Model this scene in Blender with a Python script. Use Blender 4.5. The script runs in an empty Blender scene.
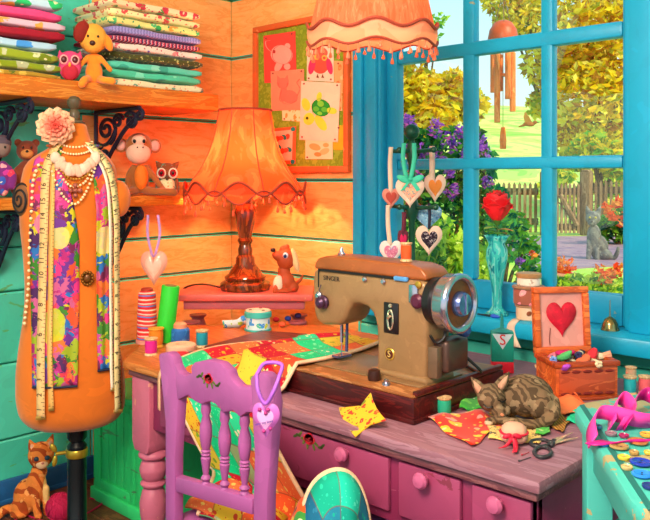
import bpy, bmesh, math, random
from mathutils import Matrix, Vector, Euler
rnd = random.Random(7)
S = bpy.context.scene
COL = S.collection
PI = math.pi
# ---------------------------------------------------------------- camera model (650x520, f in pixels)
RV = (.723, .691); FV = (-.691, .723); FPX = 788.; HC = 1.30; HY = 178.; CAM = (3.105, -2.566)
def at(px, py, d):
    l = (px - 325) / FPX * d
    return Vector((CAM[0] + l*RV[0] + d*FV[0], CAM[1] + l*RV[1] + d*FV[1], HC - (py - HY) / FPX * d))
def on_z(px, py, z): return at(px, py, (HC - z) * FPX / (py - HY))
def on_x(px, py, x):
    k = (px - 325) / FPX; return at(px, py, (x - CAM[0]) / (k*RV[0] + FV[0]))
def on_y(px, py, y):
    k = (px - 325) / FPX; return at(px, py, (y - CAM[1]) / (k*RV[1] + FV[1]))
def face_cam(p): return math.atan2(CAM[0]-p[0], p[1]-CAM[1])     # turns local -Y towards where we stand
def cosray(px): return 1/math.sqrt(1+((px-325)/FPX)**2)
FACE = math.atan2(RV[1], RV[0])          # turns a thing's local -Y towards the room's open side
# ---------------------------------------------------------------- colours
def lin(c): return c/12.92 if c <= .04045 else ((c+.055)/1.055)**2.4
def hx(h):
    h = h.lstrip('#'); return tuple(lin(int(h[i:i+2], 16)/255) for i in (0, 2, 4)) + (1.,)
# ---------------------------------------------------------------- node helper
class NT:
    def __init__(s, name):
        s.m = bpy.data.materials.new(name); s.m.use_nodes = True
        s.t = s.m.node_tree; s.n = s.t.nodes; s.l = s.t.links
        s.n.clear(); s.out = s.n.new('ShaderNodeOutputMaterial')
        s.b = s.n.new('ShaderNodeBsdfPrincipled'); s.l.new(s.b.outputs[0], s.out.inputs[0])
    def put(s, inp, v):
        if hasattr(v, 'node'): s.l.new(v, inp)
        elif v is not None: inp.default_value = v
    def co(s, which='Object', scale=None, rot=None, loc=None):
        c = s.n.new('ShaderNodeTexCoord').outputs[which]
        if scale is None and rot is None and loc is None: return c
        m = s.n.new('ShaderNodeMapping'); s.l.new(c, m.inputs[0])
        if scale is not None: m.inputs['Scale'].default_value = scale if hasattr(scale, '__len__') else (scale,)*3
        if rot: m.inputs['Rotation'].default_value = rot
        if loc: m.inputs['Location'].default_value = loc
        return m.outputs[0]
    def noise(s, vec, scale=5, detail=3, rough=.5, dist=0, out='Fac'):
        n = s.n.new('ShaderNodeTexNoise'); s.l.new(vec, n.inputs['Vector'])
        n.inputs['Scale'].default_value = scale; n.inputs['Detail'].default_value = detail
        n.inputs['Roughness'].default_value = rough; n.inputs['Distortion'].default_value = dist
        return n.outputs[out]
    def vor(s, vec, scale=5, feature='F1', out='Distance', rand=1):
        n = s.n.new('ShaderNodeTexVoronoi'); n.feature = feature; s.l.new(vec, n.inputs['Vector'])
        n.inputs['Scale'].default_value = scale; n.inputs['Randomness'].default_value = rand
        return n.outputs[out]
    def wave(s, vec, scale=5, dist=0, axis='X', typ='BANDS', detail=2):
        n = s.n.new('ShaderNodeTexWave'); n.wave_type = typ; n.bands_direction = axis
        s.l.new(vec, n.inputs['Vector']); n.inputs['Scale'].default_value = scale
        n.inputs['Distortion'].default_value = dist; n.inputs['Detail'].default_value = detail
        return n.outputs['Fac']
    def ramp(s, fac, stops, const=True):
        n = s.n.new('ShaderNodeValToRGB'); s.l.new(fac, n.inputs[0]); r = n.color_ramp
        r.interpolation = 'CONSTANT' if const else 'LINEAR'
        while len(r.elements) < len(stops): r.elements.new(1)
        for e, (p, c) in zip(r.elements, stops):
            e.position = p; e.color = hx(c) if isinstance(c, str) else c
        return n.outputs[0]
    def val(s, fac, stops, const=False): return s.ramp(fac, [(p, (v, v, v, 1)) for p, v in stops], const)
    def mix(s, fac, a, b, mode='MIX'):
        n = s.n.new('ShaderNodeMix'); n.data_type = 'RGBA'; n.blend_type = mode
        s.put(n.inputs[0], fac)
        for i, v in ((6, a), (7, b)): s.put(n.inputs[i], hx(v) if isinstance(v, str) else v)
        return n.outputs[2]
    def math(s, op, a, b=None, c=None):
        n = s.n.new('ShaderNodeMath'); n.operation = op
        for i, v in enumerate((a, b, c)):
            if v is not None: s.put(n.inputs[i], v)
        return n.outputs[0]
    def sep(s, v):
        n = s.n.new('ShaderNodeSeparateXYZ'); s.l.new(v, n.inputs[0]); return n.outputs
    def hsv(s, col, h=.5, sat=1., v=1.):
        n = s.n.new('ShaderNodeHueSaturation')
        for k, x in (('Hue', h), ('Saturation', sat), ('Value', v), ('Color', col)): s.put(n.inputs[k], x)
        return n.outputs[0]
    def blotch(s, col, vec, scale=7, amt=.13):
        f = s.noise(vec, scale, 3, .55, .6)
        v = s.val(f, [(0, 1-amt), (.4, 1-amt*.4), (.5, 1.), (.6, 1+amt)], True)
        return s.hsv(col, .5, 1., v)
    def bump(s, h, strength=.3, dist=.01):
        n = s.n.new('ShaderNodeBump'); n.inputs['Strength'].default_value = strength
        n.inputs['Distance'].default_value = dist; s.l.new(h, n.inputs['Height'])
        s.l.new(n.outputs[0], s.b.inputs['Normal'])
    def fin(s, col, rough=.6, metal=0., spec=.4, **kw):
        s.put(s.b.inputs['Base Color'], hx(col) if isinstance(col, str) else col)
        s.put(s.b.inputs['Roughness'], rough); s.put(s.b.inputs['Metallic'], metal)
        s.b.inputs['Specular IOR Level'].default_value = spec
        for k, v in kw.items(): s.put(s.b.inputs[k], v)
        return s.m
_mc = {}
def plain(h, rough=.6, metal=0., amt=.12, scale=9, spec=.4, **kw):
    k = (h, rough, metal, amt, scale, tuple(sorted(kw.items())))
    if k not in _mc:
        n = NT('paint ' + h); v = n.co()
        c = n.ramp(n.noise(v, .1), [(0, h)])
        _mc[k] = n.fin(n.blotch(c, v, scale, amt) if amt else h, rough, metal, spec, **kw)
    return _mc[k]
def wood(name, a, b, c=None, stretch=(1, 8, 8), scale=5, rough=.5, amt=.08, coat=0):
    n = NT(name); v = n.co(scale=stretch)
    f = n.noise(v, scale, 4, .6, 1.2)
    col = n.ramp(f, [(0, a), (.43, b), (.54, c or a), (.64, b)])
    n.bump(f, .15, .004)
    return n.fin(n.blotch(col, n.co(), 6, amt), rough, 0, .4, **({'Coat Weight': coat} if coat else {}))
def worn(name, paint, under, amount=.36, scale=9, stretch=(1, 1, 1), rough=.55, amt=.1, coord='Object'):
    n = NT(name); v = n.co(coord, stretch)
    f = n.noise(v, scale, 5, .62, .8)
    m = n.val(f, [(0, 1), (amount, 0)], True)
    base = n.blotch(n.mix(1., paint, paint), n.co(coord), 5, amt)
    return n.fin(n.mix(m, base, under), rough)
def floral(name, base, cols, scale=22, size=.32, second=None, coord='Object', stretch=(1, 1, 1), rough=.85):
    """printed cloth: irregular flowers of several colours, a smaller sprig layer between them"""
    n = NT(name); v = n.co(coord, stretch)
    w = n.noise(v, scale*1.3, 2, .5, 0, 'Color')
    vv = n.mix(.06 if coord == 'UV' else .03, v, w)
    d = n.vor(vv, scale); cc = n.vor(vv, scale, out='Color')
    pick = n.ramp(n.sep(cc)[0], [(i/len(cols), c) for i, c in enumerate(cols)])
    m = n.val(d, [(0, 1), (size, 0)], True)
    col = n.mix(m, base, pick)
    if second:
        d2 = n.vor(n.co(coord, stretch, loc=(.37, .11, .73)), scale*2.1)
        col = n.mix(n.val(d2, [(0, 1), (.22, 0)], True), col, second)
    eye = n.val(d, [(0, 1), (size*.3, 0)], True)
    col = n.mix(n.math('MULTIPLY', eye, .75), col, '#fff0c0')
    return n.fin(col, rough, 0, .2, **{'Sheen Weight': .2})
def patchwork(name, pal, nu, nv, motif=True, border=None, coord='UV'):
    """squares of differing printed cloth over UV"""
    n = NT(name); v = n.co(coord, (nu, nv, 1)); xyz = n.sep(v)
    cx = n.math('FLOOR', xyz[0]); cy = n.math('FLOOR', xyz[1])
    cb = n.n.new('ShaderNodeCombineXYZ'); n.l.new(cx, cb.inputs[0]); n.l.new(cy, cb.inputs[1])
    wn = n.n.new('ShaderNodeTexWhiteNoise'); n.l.new(cb.outputs[0], wn.inputs['Vector'])
    base = n.ramp(wn.outputs['Value'], [(i/len(pal), p[0]) for i, p in enumerate(pal)])
    ink = n.ramp(wn.outputs['Value'], [(i/len(pal), p[1]) for i, p in enumerate(pal)])
    col = base
    if motif:
        d = n.vor(v, 3.2); m = n.val(d, [(0, 1), (.24, 0)], True)
        col = n.mix(m, base, ink)
        d2 = n.vor(v, 8); col = n.mix(n.val(d2, [(0, 1), (.17, 0)], True), col, ink)
    fx = n.math('ABSOLUTE', n.math('SUBTRACT', n.math('FRACT', xyz[0]), .5))
    fy = n.math('ABSOLUTE', n.math('SUBTRACT', n.math('FRACT', xyz[1]), .5))
    seam = n.math('GREATER_THAN', n.math('MAXIMUM', fx, fy), .475)
    col = n.mix(n.math('MULTIPLY', seam, .5), col, '#7a3030')
    if border:
        uv = n.sep(n.co(coord)); e = n.math('ABSOLUTE', n.math('SUBTRACT', uv[0], .5))
        col = n.mix(n.math('GREATER_THAN', e, .485), col, border)
    return n.fin(col, .85, 0, .2)
def stripes(name, cols, scale=20, axis=2, dist=0., coord='Object', rough=.7, jit=0):
    n = NT(name); v = n.co(coord); x = n.sep(v)[axis]
    if dist: x = n.math('ADD', x, n.math('MULTIPLY', n.noise(v, 12), dist))
    f = n.math('FRACT', n.math('MULTIPLY', x, scale))
    return n.fin(n.ramp(f, [(i/len(cols), c) for i, c in enumerate(cols)]), rough, 0, .3)
def fur(name, base, dark, light=None, scale=14, axis='X', dist=5, thr=.55, patches=(), rough=.9):
    """coat colouring: stripes plus large patches (centre, radii, colour) in the animal's own space"""
    n = NT(name); v = n.co()
    w = n.wave(v, scale, dist, axis)
    col = n.mix(n.val(w, [(0, 0), (thr, 1)], True), base, dark)
    if light: col = n.mix(n.val(n.noise(v, 30, 3), [(0, 1), (.42, 0)], True), col, light)
    for c, r, k in patches:
        m = n.n.new('ShaderNodeVectorMath'); m.operation = 'SUBTRACT'; n.l.new(v, m.inputs[0]); m.inputs[1].default_value = c
        q = n.n.new('ShaderNodeVectorMath'); q.operation = 'DIVIDE'; n.l.new(m.outputs[0], q.inputs[0]); q.inputs[1].default_value = r
        L = n.n.new('ShaderNodeVectorMath'); L.operation = 'LENGTH'; n.l.new(q.outputs[0], L.inputs[0])
        col = n.mix(n.math('LESS_THAN', L.outputs['Value'], 1.), col, k)
    n.bump(n.noise(v, 160, 2), .25, .003)
    return n.fin(n.blotch(col, v, 20, .12), rough, 0, .2)
def translucent(name, cols, scale=3, trans=.55, stretch=(1, 1, 1), emis=None):
    n = NT(name); v = n.co(scale=stretch)
    c = n.ramp(n.noise(v, scale, 3, .5, .7), [(i/len(cols)*.5+.25 if i else 0, k) for i, k in enumerate(cols)])
    d = n.n.new('ShaderNodeBsdfDiffuse'); t = n.n.new('ShaderNodeBsdfTranslucent'); mx = n.n.new('ShaderNodeMixShader')
    n.l.new(c, d.inputs[0]); n.l.new(c, t.inputs[0]); mx.inputs[0].default_value = trans
    n.l.new(d.outputs[0], mx.inputs[1]); n.l.new(t.outputs[0], mx.inputs[2]); n.l.new(mx.outputs[0], n.out.inputs[0])
    return n.m
def leafmat(name, cols, scale=2.5):
    n = NT(name); v = n.co()
    c = n.ramp(n.noise(v, scale, 4, .7), [(0 if i == 0 else .34+.32*i/len(cols), k) for i, k in enumerate(cols)])
    d = n.n.new('ShaderNodeBsdfDiffuse'); t = n.n.new('ShaderNodeBsdfTranslucent'); mx = n.n.new('ShaderNodeMixShader')
    n.l.new(c, d.inputs[0]); n.l.new(c, t.inputs[0]); mx.inputs[0].default_value = .45
    n.l.new(d.outputs[0], mx.inputs[1]); n.l.new(t.outputs[0], mx.inputs[2]); n.l.new(mx.outputs[0], n.out.inputs[0])
    return n.m
# ---------------------------------------------------------------- mesh builder
class MB:
    def __init__(s): s.v = []; s.f = []; s.mi = []; s.uv = {}; s.M = Matrix.Identity(4); s.k = 0
    def at(s, loc=(0, 0, 0), rot=(0, 0, 0), sc=(1, 1, 1)):
        if not hasattr(sc, '__len__'): sc = (sc,)*3
        s.M = Matrix.LocRotScale(Vector(loc), Euler(rot), Vector(sc)); return s
    def mat(s, k): s.k = k; return s
    def add(s, vs, fs, uvs=None):
        b = len(s.v); s.v += [s.M @ Vector(v) for v in vs]
        flip = s.M.determinant() < 0
        for i, f in enumerate(fs):
            g = tuple(b+j for j in f)
            if flip: g = g[::-1]
            if uvs: s.uv[len(s.f)] = [uvs[j] for j in (f[::-1] if flip else f)]
            s.f.append(g); s.mi.append(s.k)
        return s
    def box(s, c, d):
        x, y, z = (q/2 for q in d); cx, cy, cz = c
        v = [(cx+a*x, cy+b*y, cz+e*z) for e in (-1, 1) for b in (-1, 1) for a in (-1, 1)]
        return s.add(v, [(0, 2, 3, 1), (4, 5, 7, 6), (0, 1, 5, 4), (2, 6, 7, 3), (0, 4, 6, 2), (1, 3, 7, 5)])
    def bb(s, x0, x1, y0, y1, z0, z1): return s.box(((x0+x1)/2, (y0+y1)/2, (z0+z1)/2), (x1-x0, y1-y0, z1-z0))
    def prism(s, poly, t0, t1, axes='xz'):
        """polygon in two axes pushed along the third from t0 to t1"""
        def P(p, t):
            a, b = p
            return {'xy': (a, b, t), 'xz': (a, t, b), 'yz': (t, a, b)}[axes]
        n = len(poly); v = [P(p, t0) for p in poly] + [P(p, t1) for p in poly]
        ar = sum(poly[i][0]*poly[(i+1) % n][1]-poly[(i+1) % n][0]*poly[i][1] for i in range(n))
        ccw = (ar > 0) == (t1 > t0)
        if axes == 'xz': ccw = not ccw
        f = [tuple(range(n))[::-1], tuple(range(n, 2*n))] + [(i, (i+1) % n, n+(i+1) % n, n+i) for i in range(n)]
        if not ccw: f = [g[::-1] for g in f]
        return s.add(v, f)
    def lathe(s, prof, n=20, caps=True, lobes=None):
        v = []; f = []
        for r, z in prof:
            for i in range(n):
                a = 2*PI*i/n; q = r*(lobes(a, z) if lobes else 1); v.append((q*math.cos(a), q*math.sin(a), z))
        for j in range(len(prof)-1):
            for i in range(n):
                k = (i+1) % n; f.append((j*n+i, j*n+k, (j+1)*n+k, (j+1)*n+i))
        if caps: f.append(tuple(range(n))[::-1]); f.append(tuple((len(prof)-1)*n+i for i in range(n)))
        return s.add(v, f)
    def ell(s, c, r, u=16, w=10, rot=None):
        if not hasattr(r, '__len__'): r = (r,)*3
        R = Euler(rot).to_matrix() if rot else None
        def T(p):
            p = Vector((p[0]*r[0], p[1]*r[1], p[2]*r[2]))
            if R: p = R @ p
            return p + Vector(c)
        v = [T((0, 0, -1))]
        for j in range(1, w):
            a = -PI/2+PI*j/w
            v += [T((math.cos(a)*math.cos(2*PI*i/u), math.cos(a)*math.sin(2*PI*i/u), math.sin(a))) for i in range(u)]
        v.append(T((0, 0, 1))); f = []
        for i in range(u):
            k = (i+1) % u; f.append((0, 1+k, 1+i)); f.append((len(v)-1, 1+(w-2)*u+i, 1+(w-2)*u+k))
            for j in range(w-2): f.append((1+j*u+i, 1+j*u+k, 1+(j+1)*u+k, 1+(j+1)*u+i))
        return s.add(v, f)
    def tube(s, pts, r, n=8, closed=False, flat=1.):
        pts = [Vector(p) for p in pts]; m = len(pts)
        rs = r if hasattr(r, '__len__') else [r]*m
        v = []; f = []; nrm = None
        for i, p in enumerate(pts):
            a = pts[i-1] if (i or closed) else p; b = pts[(i+1) % m] if (i < m-1 or closed) else p
            t = (b-a)
            t = t.normalized() if t.length > 1e-9 else Vector((0, 0, 1))
            if nrm is None: nrm = t.orthogonal().normalized() if abs(t.z) > .99 else Vector((0, 0, 1)).cross(t).normalized()
            nrm = (nrm - t*nrm.dot(t)); nrm = nrm.normalized() if nrm.length > 1e-6 else t.orthogonal().normalized()
            bi = t.cross(nrm)
            for k in range(n):
                q = 2*PI*k/n; v.append(p + rs[i]*(math.cos(q)*nrm + flat*math.sin(q)*bi))
        for i in range(m-1 + (1 if closed else 0)):
            j = (i+1) % m
            for k in range(n):
                l = (k+1) % n; f.append((i*n+k, i*n+l, j*n+l, j*n+k))
        if not closed: f.append(tuple(range(n))[::-1]); f.append(tuple((m-1)*n+k for k in range(n)))
        return s.add(v, f)
    def ribbon(s, pts, w, side, t=.0012):
        """flat strip along pts; side = direction of its width (vector or list)"""
        pts = [Vector(p) for p in pts]; v = []; f = []; uv = []
        for i, p in enumerate(pts):
            sd = Vector(side[i] if hasattr(side[0], '__len__') else side).normalized()*w/2
            tg = (pts[min(i+1, len(pts)-1)]-pts[max(i-1, 0)]).normalized(); nn = tg.cross(sd).normalized()*t
            v += [p-sd-nn, p+sd-nn, p+sd+nn, p-sd+nn]; uv += [(0, i/len(pts)), (1, i/len(pts))]*2
        for i in range(len(pts)-1):
            for k in range(4): l = (k+1) % 4; f.append((i*4+k, i*4+l, i*4+4+l, i*4+4+k))
        f.append((3, 2, 1, 0)); e = 4*len(pts)-4; f.append((e, e+1, e+2, e+3))
        return s.add(v, f, uv)
    def sheet(s, fn, nu, nv):
        v = []; uv = []; f = []
        for j in range(nv+1):
            for i in range(nu+1): v.append(fn(i/nu, j/nv)); uv.append((i/nu, j/nv))
        w = nu+1
        for j in range(nv):
            for i in range(nu): f.append((j*w+i, j*w+i+1, (j+1)*w+i+1, (j+1)*w+i))
        return s.add(v, f, uv)
    def build(s, name, mats, parent=None, smooth=35, bevel=0, bseg=2, sub=0, solid=0, label=None, loc=None, rz=None, voxel=0, sm=6):
        me = bpy.data.meshes.new(name); me.from_pydata([tuple(v) for v in s.v], [], s.f)
        if s.uv:
            L = me.uv_layers.new(name='UVMap')
            for p in me.polygons:
                u = s.uv.get(p.index)
                if u:
                    for k, li in enumerate(p.loop_indices): L.data[li].uv = u[k]
        for m in (mats if isinstance(mats, (list, tuple)) else [mats]): me.materials.append(m)
        me.polygons.foreach_set('material_index', s.mi)
        if not s.uv:
            bm = bmesh.new(); bm.from_mesh(me); bmesh.ops.recalc_face_normals(bm, faces=bm.faces); bm.to_mesh(me); bm.free()
        if bevel:
            bm = bmesh.new(); bm.from_mesh(me)
            es = [e for e in bm.edges if len(e.link_faces) == 2 and e.calc_face_angle(0) > .5]
            bmesh.ops.bevel(bm, geom=es, offset=bevel, segments=bseg, affect='EDGES', profile=.5, clamp_overlap=True)
            bm.to_mesh(me); bm.free()
        if smooth:
            me.polygons.foreach_set('use_smooth', [True]*len(me.polygons))
            if smooth < 180: me.set_sharp_from_angle(angle=math.radians(smooth))
        o = bpy.data.objects.new(name, me); COL.objects.link(o)
        if parent: o.parent = parent
        if loc is not None: o.location = loc
        if rz is not None: o.rotation_euler.z = rz
        if label: o['label'] = label
        if solid: q = o.modifiers.new('thickness', 'SOLIDIFY'); q.thickness = solid; q.offset = 0
        if voxel:
            q = o.modifiers.new('join', 'REMESH'); q.mode = 'VOXEL'; q.voxel_size = voxel; q.use_smooth_shade = True
            q = o.modifiers.new('soft', 'SMOOTH'); q.iterations = sm; q.factor = .5
        if sub: q = o.modifiers.new('round', 'SUBSURF'); q.levels = sub; q.render_levels = sub
        return o
def tag(o, label, cat, group=None):
    o['label'] = label; o['category'] = cat
    if group: o['group'] = group
    return o
def thing(name, label, cat, loc=(0, 0, 0), rz=0, group=None, rot=None):
    o = bpy.data.objects.new(name, None); COL.objects.link(o); o.empty_display_size = .03
    o.location = loc; o.rotation_euler = rot or (0, 0, rz)
    return tag(o, label, cat, group)
def struct(o): o['kind'] = 'structure'; return o
def dup(root, loc, rz=None, label=None, rot=None):
    r = root.copy(); COL.objects.link(r); r.location = loc
    if rz is not None: r.rotation_euler = (0, 0, rz)
    if rot is not None: r.rotation_euler = rot
    if label: r['label'] = label
    for ch in [c for c in bpy.data.objects if c.parent == root]:
        c = ch.copy(); COL.objects.link(c); c.parent = r
        for g in [q for q in bpy.data.objects if q.parent == ch]:
            d = g.copy(); COL.objects.link(d); d.parent = c
    return r
def text_mb(string, size, M, mb=None, thick=.0006):
    """lettering as real, very thin solid letters; M places the text's XY plane"""
    cu = bpy.data.curves.new('letters', 'FONT'); cu.body = string; cu.size = size; cu.extrude = thick
    cu.align_x = 'CENTER'; cu.align_y = 'CENTER'; cu.resolution_u = 3
    o = bpy.data.objects.new('letters', cu); COL.objects.link(o)
    bpy.context.view_layer.update()
    me = bpy.data.meshes.new_from_object(o.evaluated_get(bpy.context.evaluated_depsgraph_get()))
    mb = mb or MB(); old = mb.M; mb.M = old @ M
    mb.add([v.co[:] for v in me.vertices], [tuple(p.vertices) for p in me.polygons]); mb.M = old
    bpy.data.objects.remove(o); bpy.data.meshes.remove(me); bpy.data.curves.remove(cu)
    return mb
def frame(o, x, y):
    """matrix with origin o, first axis x, second axis y"""
    x = Vector(x).normalized(); y = Vector(y); y = (y-x*y.dot(x)).normalized(); z = x.cross(y)
    m = Matrix((x, y, z)).transposed().to_4x4(); m.translation = Vector(o); return m
def bez(p0, p1, p2, p3, n=12):
    P = [Vector(p) for p in (p0, p1, p2, p3)]
    return [P[0]*(1-t)**3+P[1]*3*t*(1-t)**2+P[2]*3*t*t*(1-t)+P[3]*t**3 for t in (i/n for i in range(n+1))]
def smoothpts(pts, n=6):
    """Catmull-Rom through points"""
    P = [Vector(p) for p in pts]; P = [2*P[0]-P[1]]+P+[2*P[-1]-P[-2]]; out = []
    for i in range(1, len(P)-2):
        for k in range(n):
            t = k/n; a, b, c, d = P[i-1:i+3]
            out.append(.5*((2*b)+(c-a)*t+(2*a-5*b+4*c-d)*t*t+(3*b-a-3*c+d)*t**3))
    out.append(P[-2]); return out
def heart2d(w, h, n=36):
    """heart outline, width w, height h, centred, point down"""
    pts = []
    for i in range(n):
        t = 2*PI*i/n; x = 16*math.sin(t)**3; y = 13*math.cos(t)-5*math.cos(2*t)-2*math.cos(3*t)-math.cos(4*t)
        pts.append((x/32*w, (y+2.5)/29*h))
    return pts
def puffy(poly, t, rings=5, mb=None):
    """cushion-like solid over an outline in XZ, thickness t along Y"""
    mb = mb or MB(); n = len(poly); cx = sum(p[0] for p in poly)/n; cz = sum(p[1] for p in poly)/n
    v = []; f = []
    for sgn in (-1, 1):
        b = len(v)
        for j in range(rings):
            k = 1-j/rings
            y = sgn*t/2*math.sqrt(max(0, 1-k**2.6))
            v += [(cx+(p[0]-cx)*k, y, cz+(p[1]-cz)*k) for p in poly]
        v.append((cx, sgn*t/2, cz)); c = len(v)-1
        for j in range(rings-1):
            for i in range(n):
                q = (i+1) % n; g = (b+j*n+i, b+j*n+q, b+(j+1)*n+q, b+(j+1)*n+i); f.append(g if sgn > 0 else g[::-1])
        for i in range(n):
            q = (i+1) % n; g = (b+(rings-1)*n+i, b+(rings-1)*n+q, c); f.append(g if sgn > 0 else g[::-1])
    return mb.add(v, f)
# ================================================================ THE SETTING
M_TEAL = worn('teal board paint', '#4ed0b8', '#5aa86c', .35, 5, (1, 1, 3), .55, .1)
M_TEAL2 = worn('teal board paint second', '#42c2aa', '#4fa86c', .34, 5, (1, 1, 3), .55, .1)
M_GLOW = wood('lamp glow boards', '#f4b470', '#f2ac64', '#ea9e54', (2, 2, 9), 3, .55, .07)  # teal boards near the lamp, its orange glow put into their colour
M_GLOW2 = wood('lamp glow boards second', '#f0aa64', '#eca25a', '#e4964e', (2, 2, 9), 3, .55, .07)
M_BLUE = worn('window paint', '#12a4d0', '#8c9a86', .3, 7, (1, 1, 2), .4, .08)
M_BLUE2 = worn('window paint second', '#1294c0', '#7f9a90', .3, 7, (1, 1, 2), .4, .08)
M_SKIRT = plain('#1f5a94', .5)
ZB = [0, .25, .555, .843, 1.02, 1.29, 1.58, 1.904, 2.2, 2.45, 2.7]
def planks(segs):
    m = MB()
    for (kx, a, b, z0, z1, t0, t1, k) in segs:
        m.mat(k)
        if kx == 'x': m.bb(t0, t1, a+.002, b-.002, z0+.003, z1-.003)      # plank of the left wall
        else: m.bb(a+.002, b-.002, t0, t1, z0+.003, z1-.003)
    return m
sg = []
for i, (a, b) in enumerate(zip(ZB, ZB[1:])):
    j = rnd.uniform(-.0, .03)
    e = -.78 if i != 5 else -.83
    sg.append(('x', -3.2, e-j, a, b, -.06, 0, 0 if i % 2 else 1))
    sg.append(('x', e-j, .0, a, b, -.06, 0, 2 if (i % 2 or i < 4) else 3))
BK = plain('#0f4a3a', .8); BK2 = plain('#5a3418', .8)
m = planks(sg); m.mat(4).bb(-.1, -.05, -3.2, -.78, 0, 2.7); m.mat(5).bb(-.1, -.05, -.78, .1, 0, 2.7)
struct(m.build('wall_left', [M_TEAL, M_TEAL2, M_GLOW, M_GLOW2, BK, BK2], bevel=.006, bseg=1, smooth=20))
OX0, OX1, OZ0, OZ1 = .985, 2.10, .80, 2.45
sg = []
for i, (a, b) in enumerate(zip(ZB, ZB[1:])):
    k = 2 if i % 2 else 3
    if a >= 2.2: sg.append(('y', -.06, 4.4, a, b, 0, .1, 0)); continue
    lo = b <= .85
    if i == 3: sg.append(('y', -.06, .93, a, b, 0, .1, k)); sg.append(('y', 2.10, 4.4, a, b, 0, .1, 0)); continue
    if lo:
        b2 = min(b, .80) if i == 2 else b
        sg.append(('y', -.06, .86, a, b, 0, .1, k)); sg.append(('y', .86, 4.4, a, (a+b2)/2, 0, .1, 0)); sg.append(('y', .86, 4.4, (a+b2)/2, b2, 0, .1, 1))
    else:
        sg.append(('y', -.06, .93, a, b, 0, .1, k)); sg.append(('y', 2.10, 4.4, a, b, 0, .1, 1))
sg = [q for q in sg if q[1] < q[2]]
# the boards above the window stop at its opening
out = []
for q in sg:
    if q[3] >= 2.19 and q[3] < OZ1-.01: out += [(q[0], q[1], .99, *q[3:]), (q[0], 2.10, q[2], *q[3:])]
    else: out.append(q)
m = planks(out); m.mat(5).bb(-.05, .94, .08, .12, 0, 2.7); m.mat(4).bb(2.1, 4.4, .08, .12, 0, 2.7); m.bb(.94, 2.1, .08, .12, 0, .79); m.bb(.94, 2.1, .08, .12, 2.46, 2.7)
struct(m.build('wall_window', [M_TEAL, M_TEAL2, M_GLOW, M_GLOW2, BK, BK2], bevel=.006, bseg=1, smooth=20))
M_FLOOR = wood('floor boards', '#6e3a22', '#5c2d1a', '#7d4a2c', (1, 9, 9), 3, .55)
m = MB()
for i in range(36):
    y1 = .1-i*.12; m.bb(-.06, 6.2, y1-.118, y1, -.05, 0)
struct(m.build('floor', M_FLOOR, bevel=.003, bseg=1))
m = MB(); m.bb(0, .018, -3.2, 0, 0, .095); m.bb(0, .024, -3.2, 0, .0, .02)
struct(m.build('baseboard_left', M_SKIRT, bevel=.004))
m = MB(); m.bb(.02, 4.4, -.018, 0, 0, .12); m.bb(.02, 4.4, -.024, 0, 0, .02)
struct(m.build('baseboard_window', M_SKIRT, bevel=.004))
struct(MB().bb(-.06, 6.2, -4.2, .1, 2.7, 2.76).build('unseen_ceiling', plain('#e9dcc2', .8)))  # unseen; stretched past the walls to keep the sun off the room
# ---------------------------------------------------------------- window
def wx(px): return on_y(px, 160, .04).x
w = bpy.data.objects.new('window_1', None); COL.objects.link(w); struct(w)
xs = [(wx(397.5), wx(462)), (wx(474), wx(540)), (wx(552.5), wx(623))]
zs = [(.905, 1.333), (1.378, 1.775), (1.83, 2.40)]
fr = MB(); Y0, Y1 = .035, .085
fr.bb(OX0-.03, xs[0][0], Y0, Y1, OZ0, OZ1); fr.bb(xs[2][1], OX1+.02, Y0, Y1, OZ0, OZ1)
fr.bb(xs[0][0], xs[2][1], Y0, Y1, .80, zs[0][0]); fr.bb(xs[0][0], xs[2][1], Y0, Y1, zs[2][1], OZ1)
fr.build('window_frame', M_BLUE2, w, bevel=.006)
for a, b in ((xs[0][1], xs[1][0]), (xs[1][1], xs[2][0])):
    MB().bb(a, b, Y0+.004, Y1, zs[0][0], zs[2][1]).build('mullion', M_BLUE, w, bevel=.012)
for a, b in ((zs[0][1], zs[1][0]), (zs[1][1], zs[2][0])):
    MB().bb(xs[0][0], xs[2][1], Y0+.001, Y1-.002, a, b).build('glazing_bar', M_BLUE, w, bevel=.012)
lc = MB(); lc.bb(wx(360)+.03, wx(360)+.08, -.045, 0, .80, 2.50); lc.bb(wx(360)+.08, OX0-.012, -.03, 0, .80, 2.5); lc.bb(OX0-.05, OX0-.0, -.012, .04, .8, 2.5)
lc.build('casing', M_BLUE2, w, bevel=.006)
lc = MB(); lc.bb(xs[2][1]+.055, xs[2][1]+.17, -.05, 0, .80, 2.50); lc.bb(xs[2][1]+.17, xs[2][1]+.23, -.035, 0, .80, 2.5); lc.bb(xs[2][1]+.03, xs[2][1]+.06, -.02, .04, .8, 2.5)
lc.build('casing', M_BLUE, w, bevel=.006)
MB().bb(OX0-.1, OX1+.2, -.04, 0, 2.45, 2.56).build('head_casing', M_BLUE, w, bevel=.006)
sl = MB(); sl.prism([(.84, -.0), (1.00, -.135), (2.18, -.135), (2.40, -.02), (2.40, 0), (2.085, 0), (2.085, .045), (1.0, .045), (1.0, 0), (.84, 0)], .742, .80, 'xy')
sl.build('window_sill', M_BLUE, w, bevel=.01)
g = NT('window glass'); tr = g.n.new('ShaderNodeBsdfTransparent'); gl = g.n.new('ShaderNodeBsdfGlossy'); gl.inputs['Roughness'].default_value = .015
lw = g.n.new('ShaderNodeLayerWeight'); lw.inputs['Blend'].default_value = .5; fr5 = g.math('MULTIPLY_ADD', g.math('POWER', lw.outputs['Facing'], 4.), .55, .035); mx = g.n.new('ShaderNodeMixShader')
tr.inputs[0].default_value = (.98, 1, .99, 1)
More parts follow.
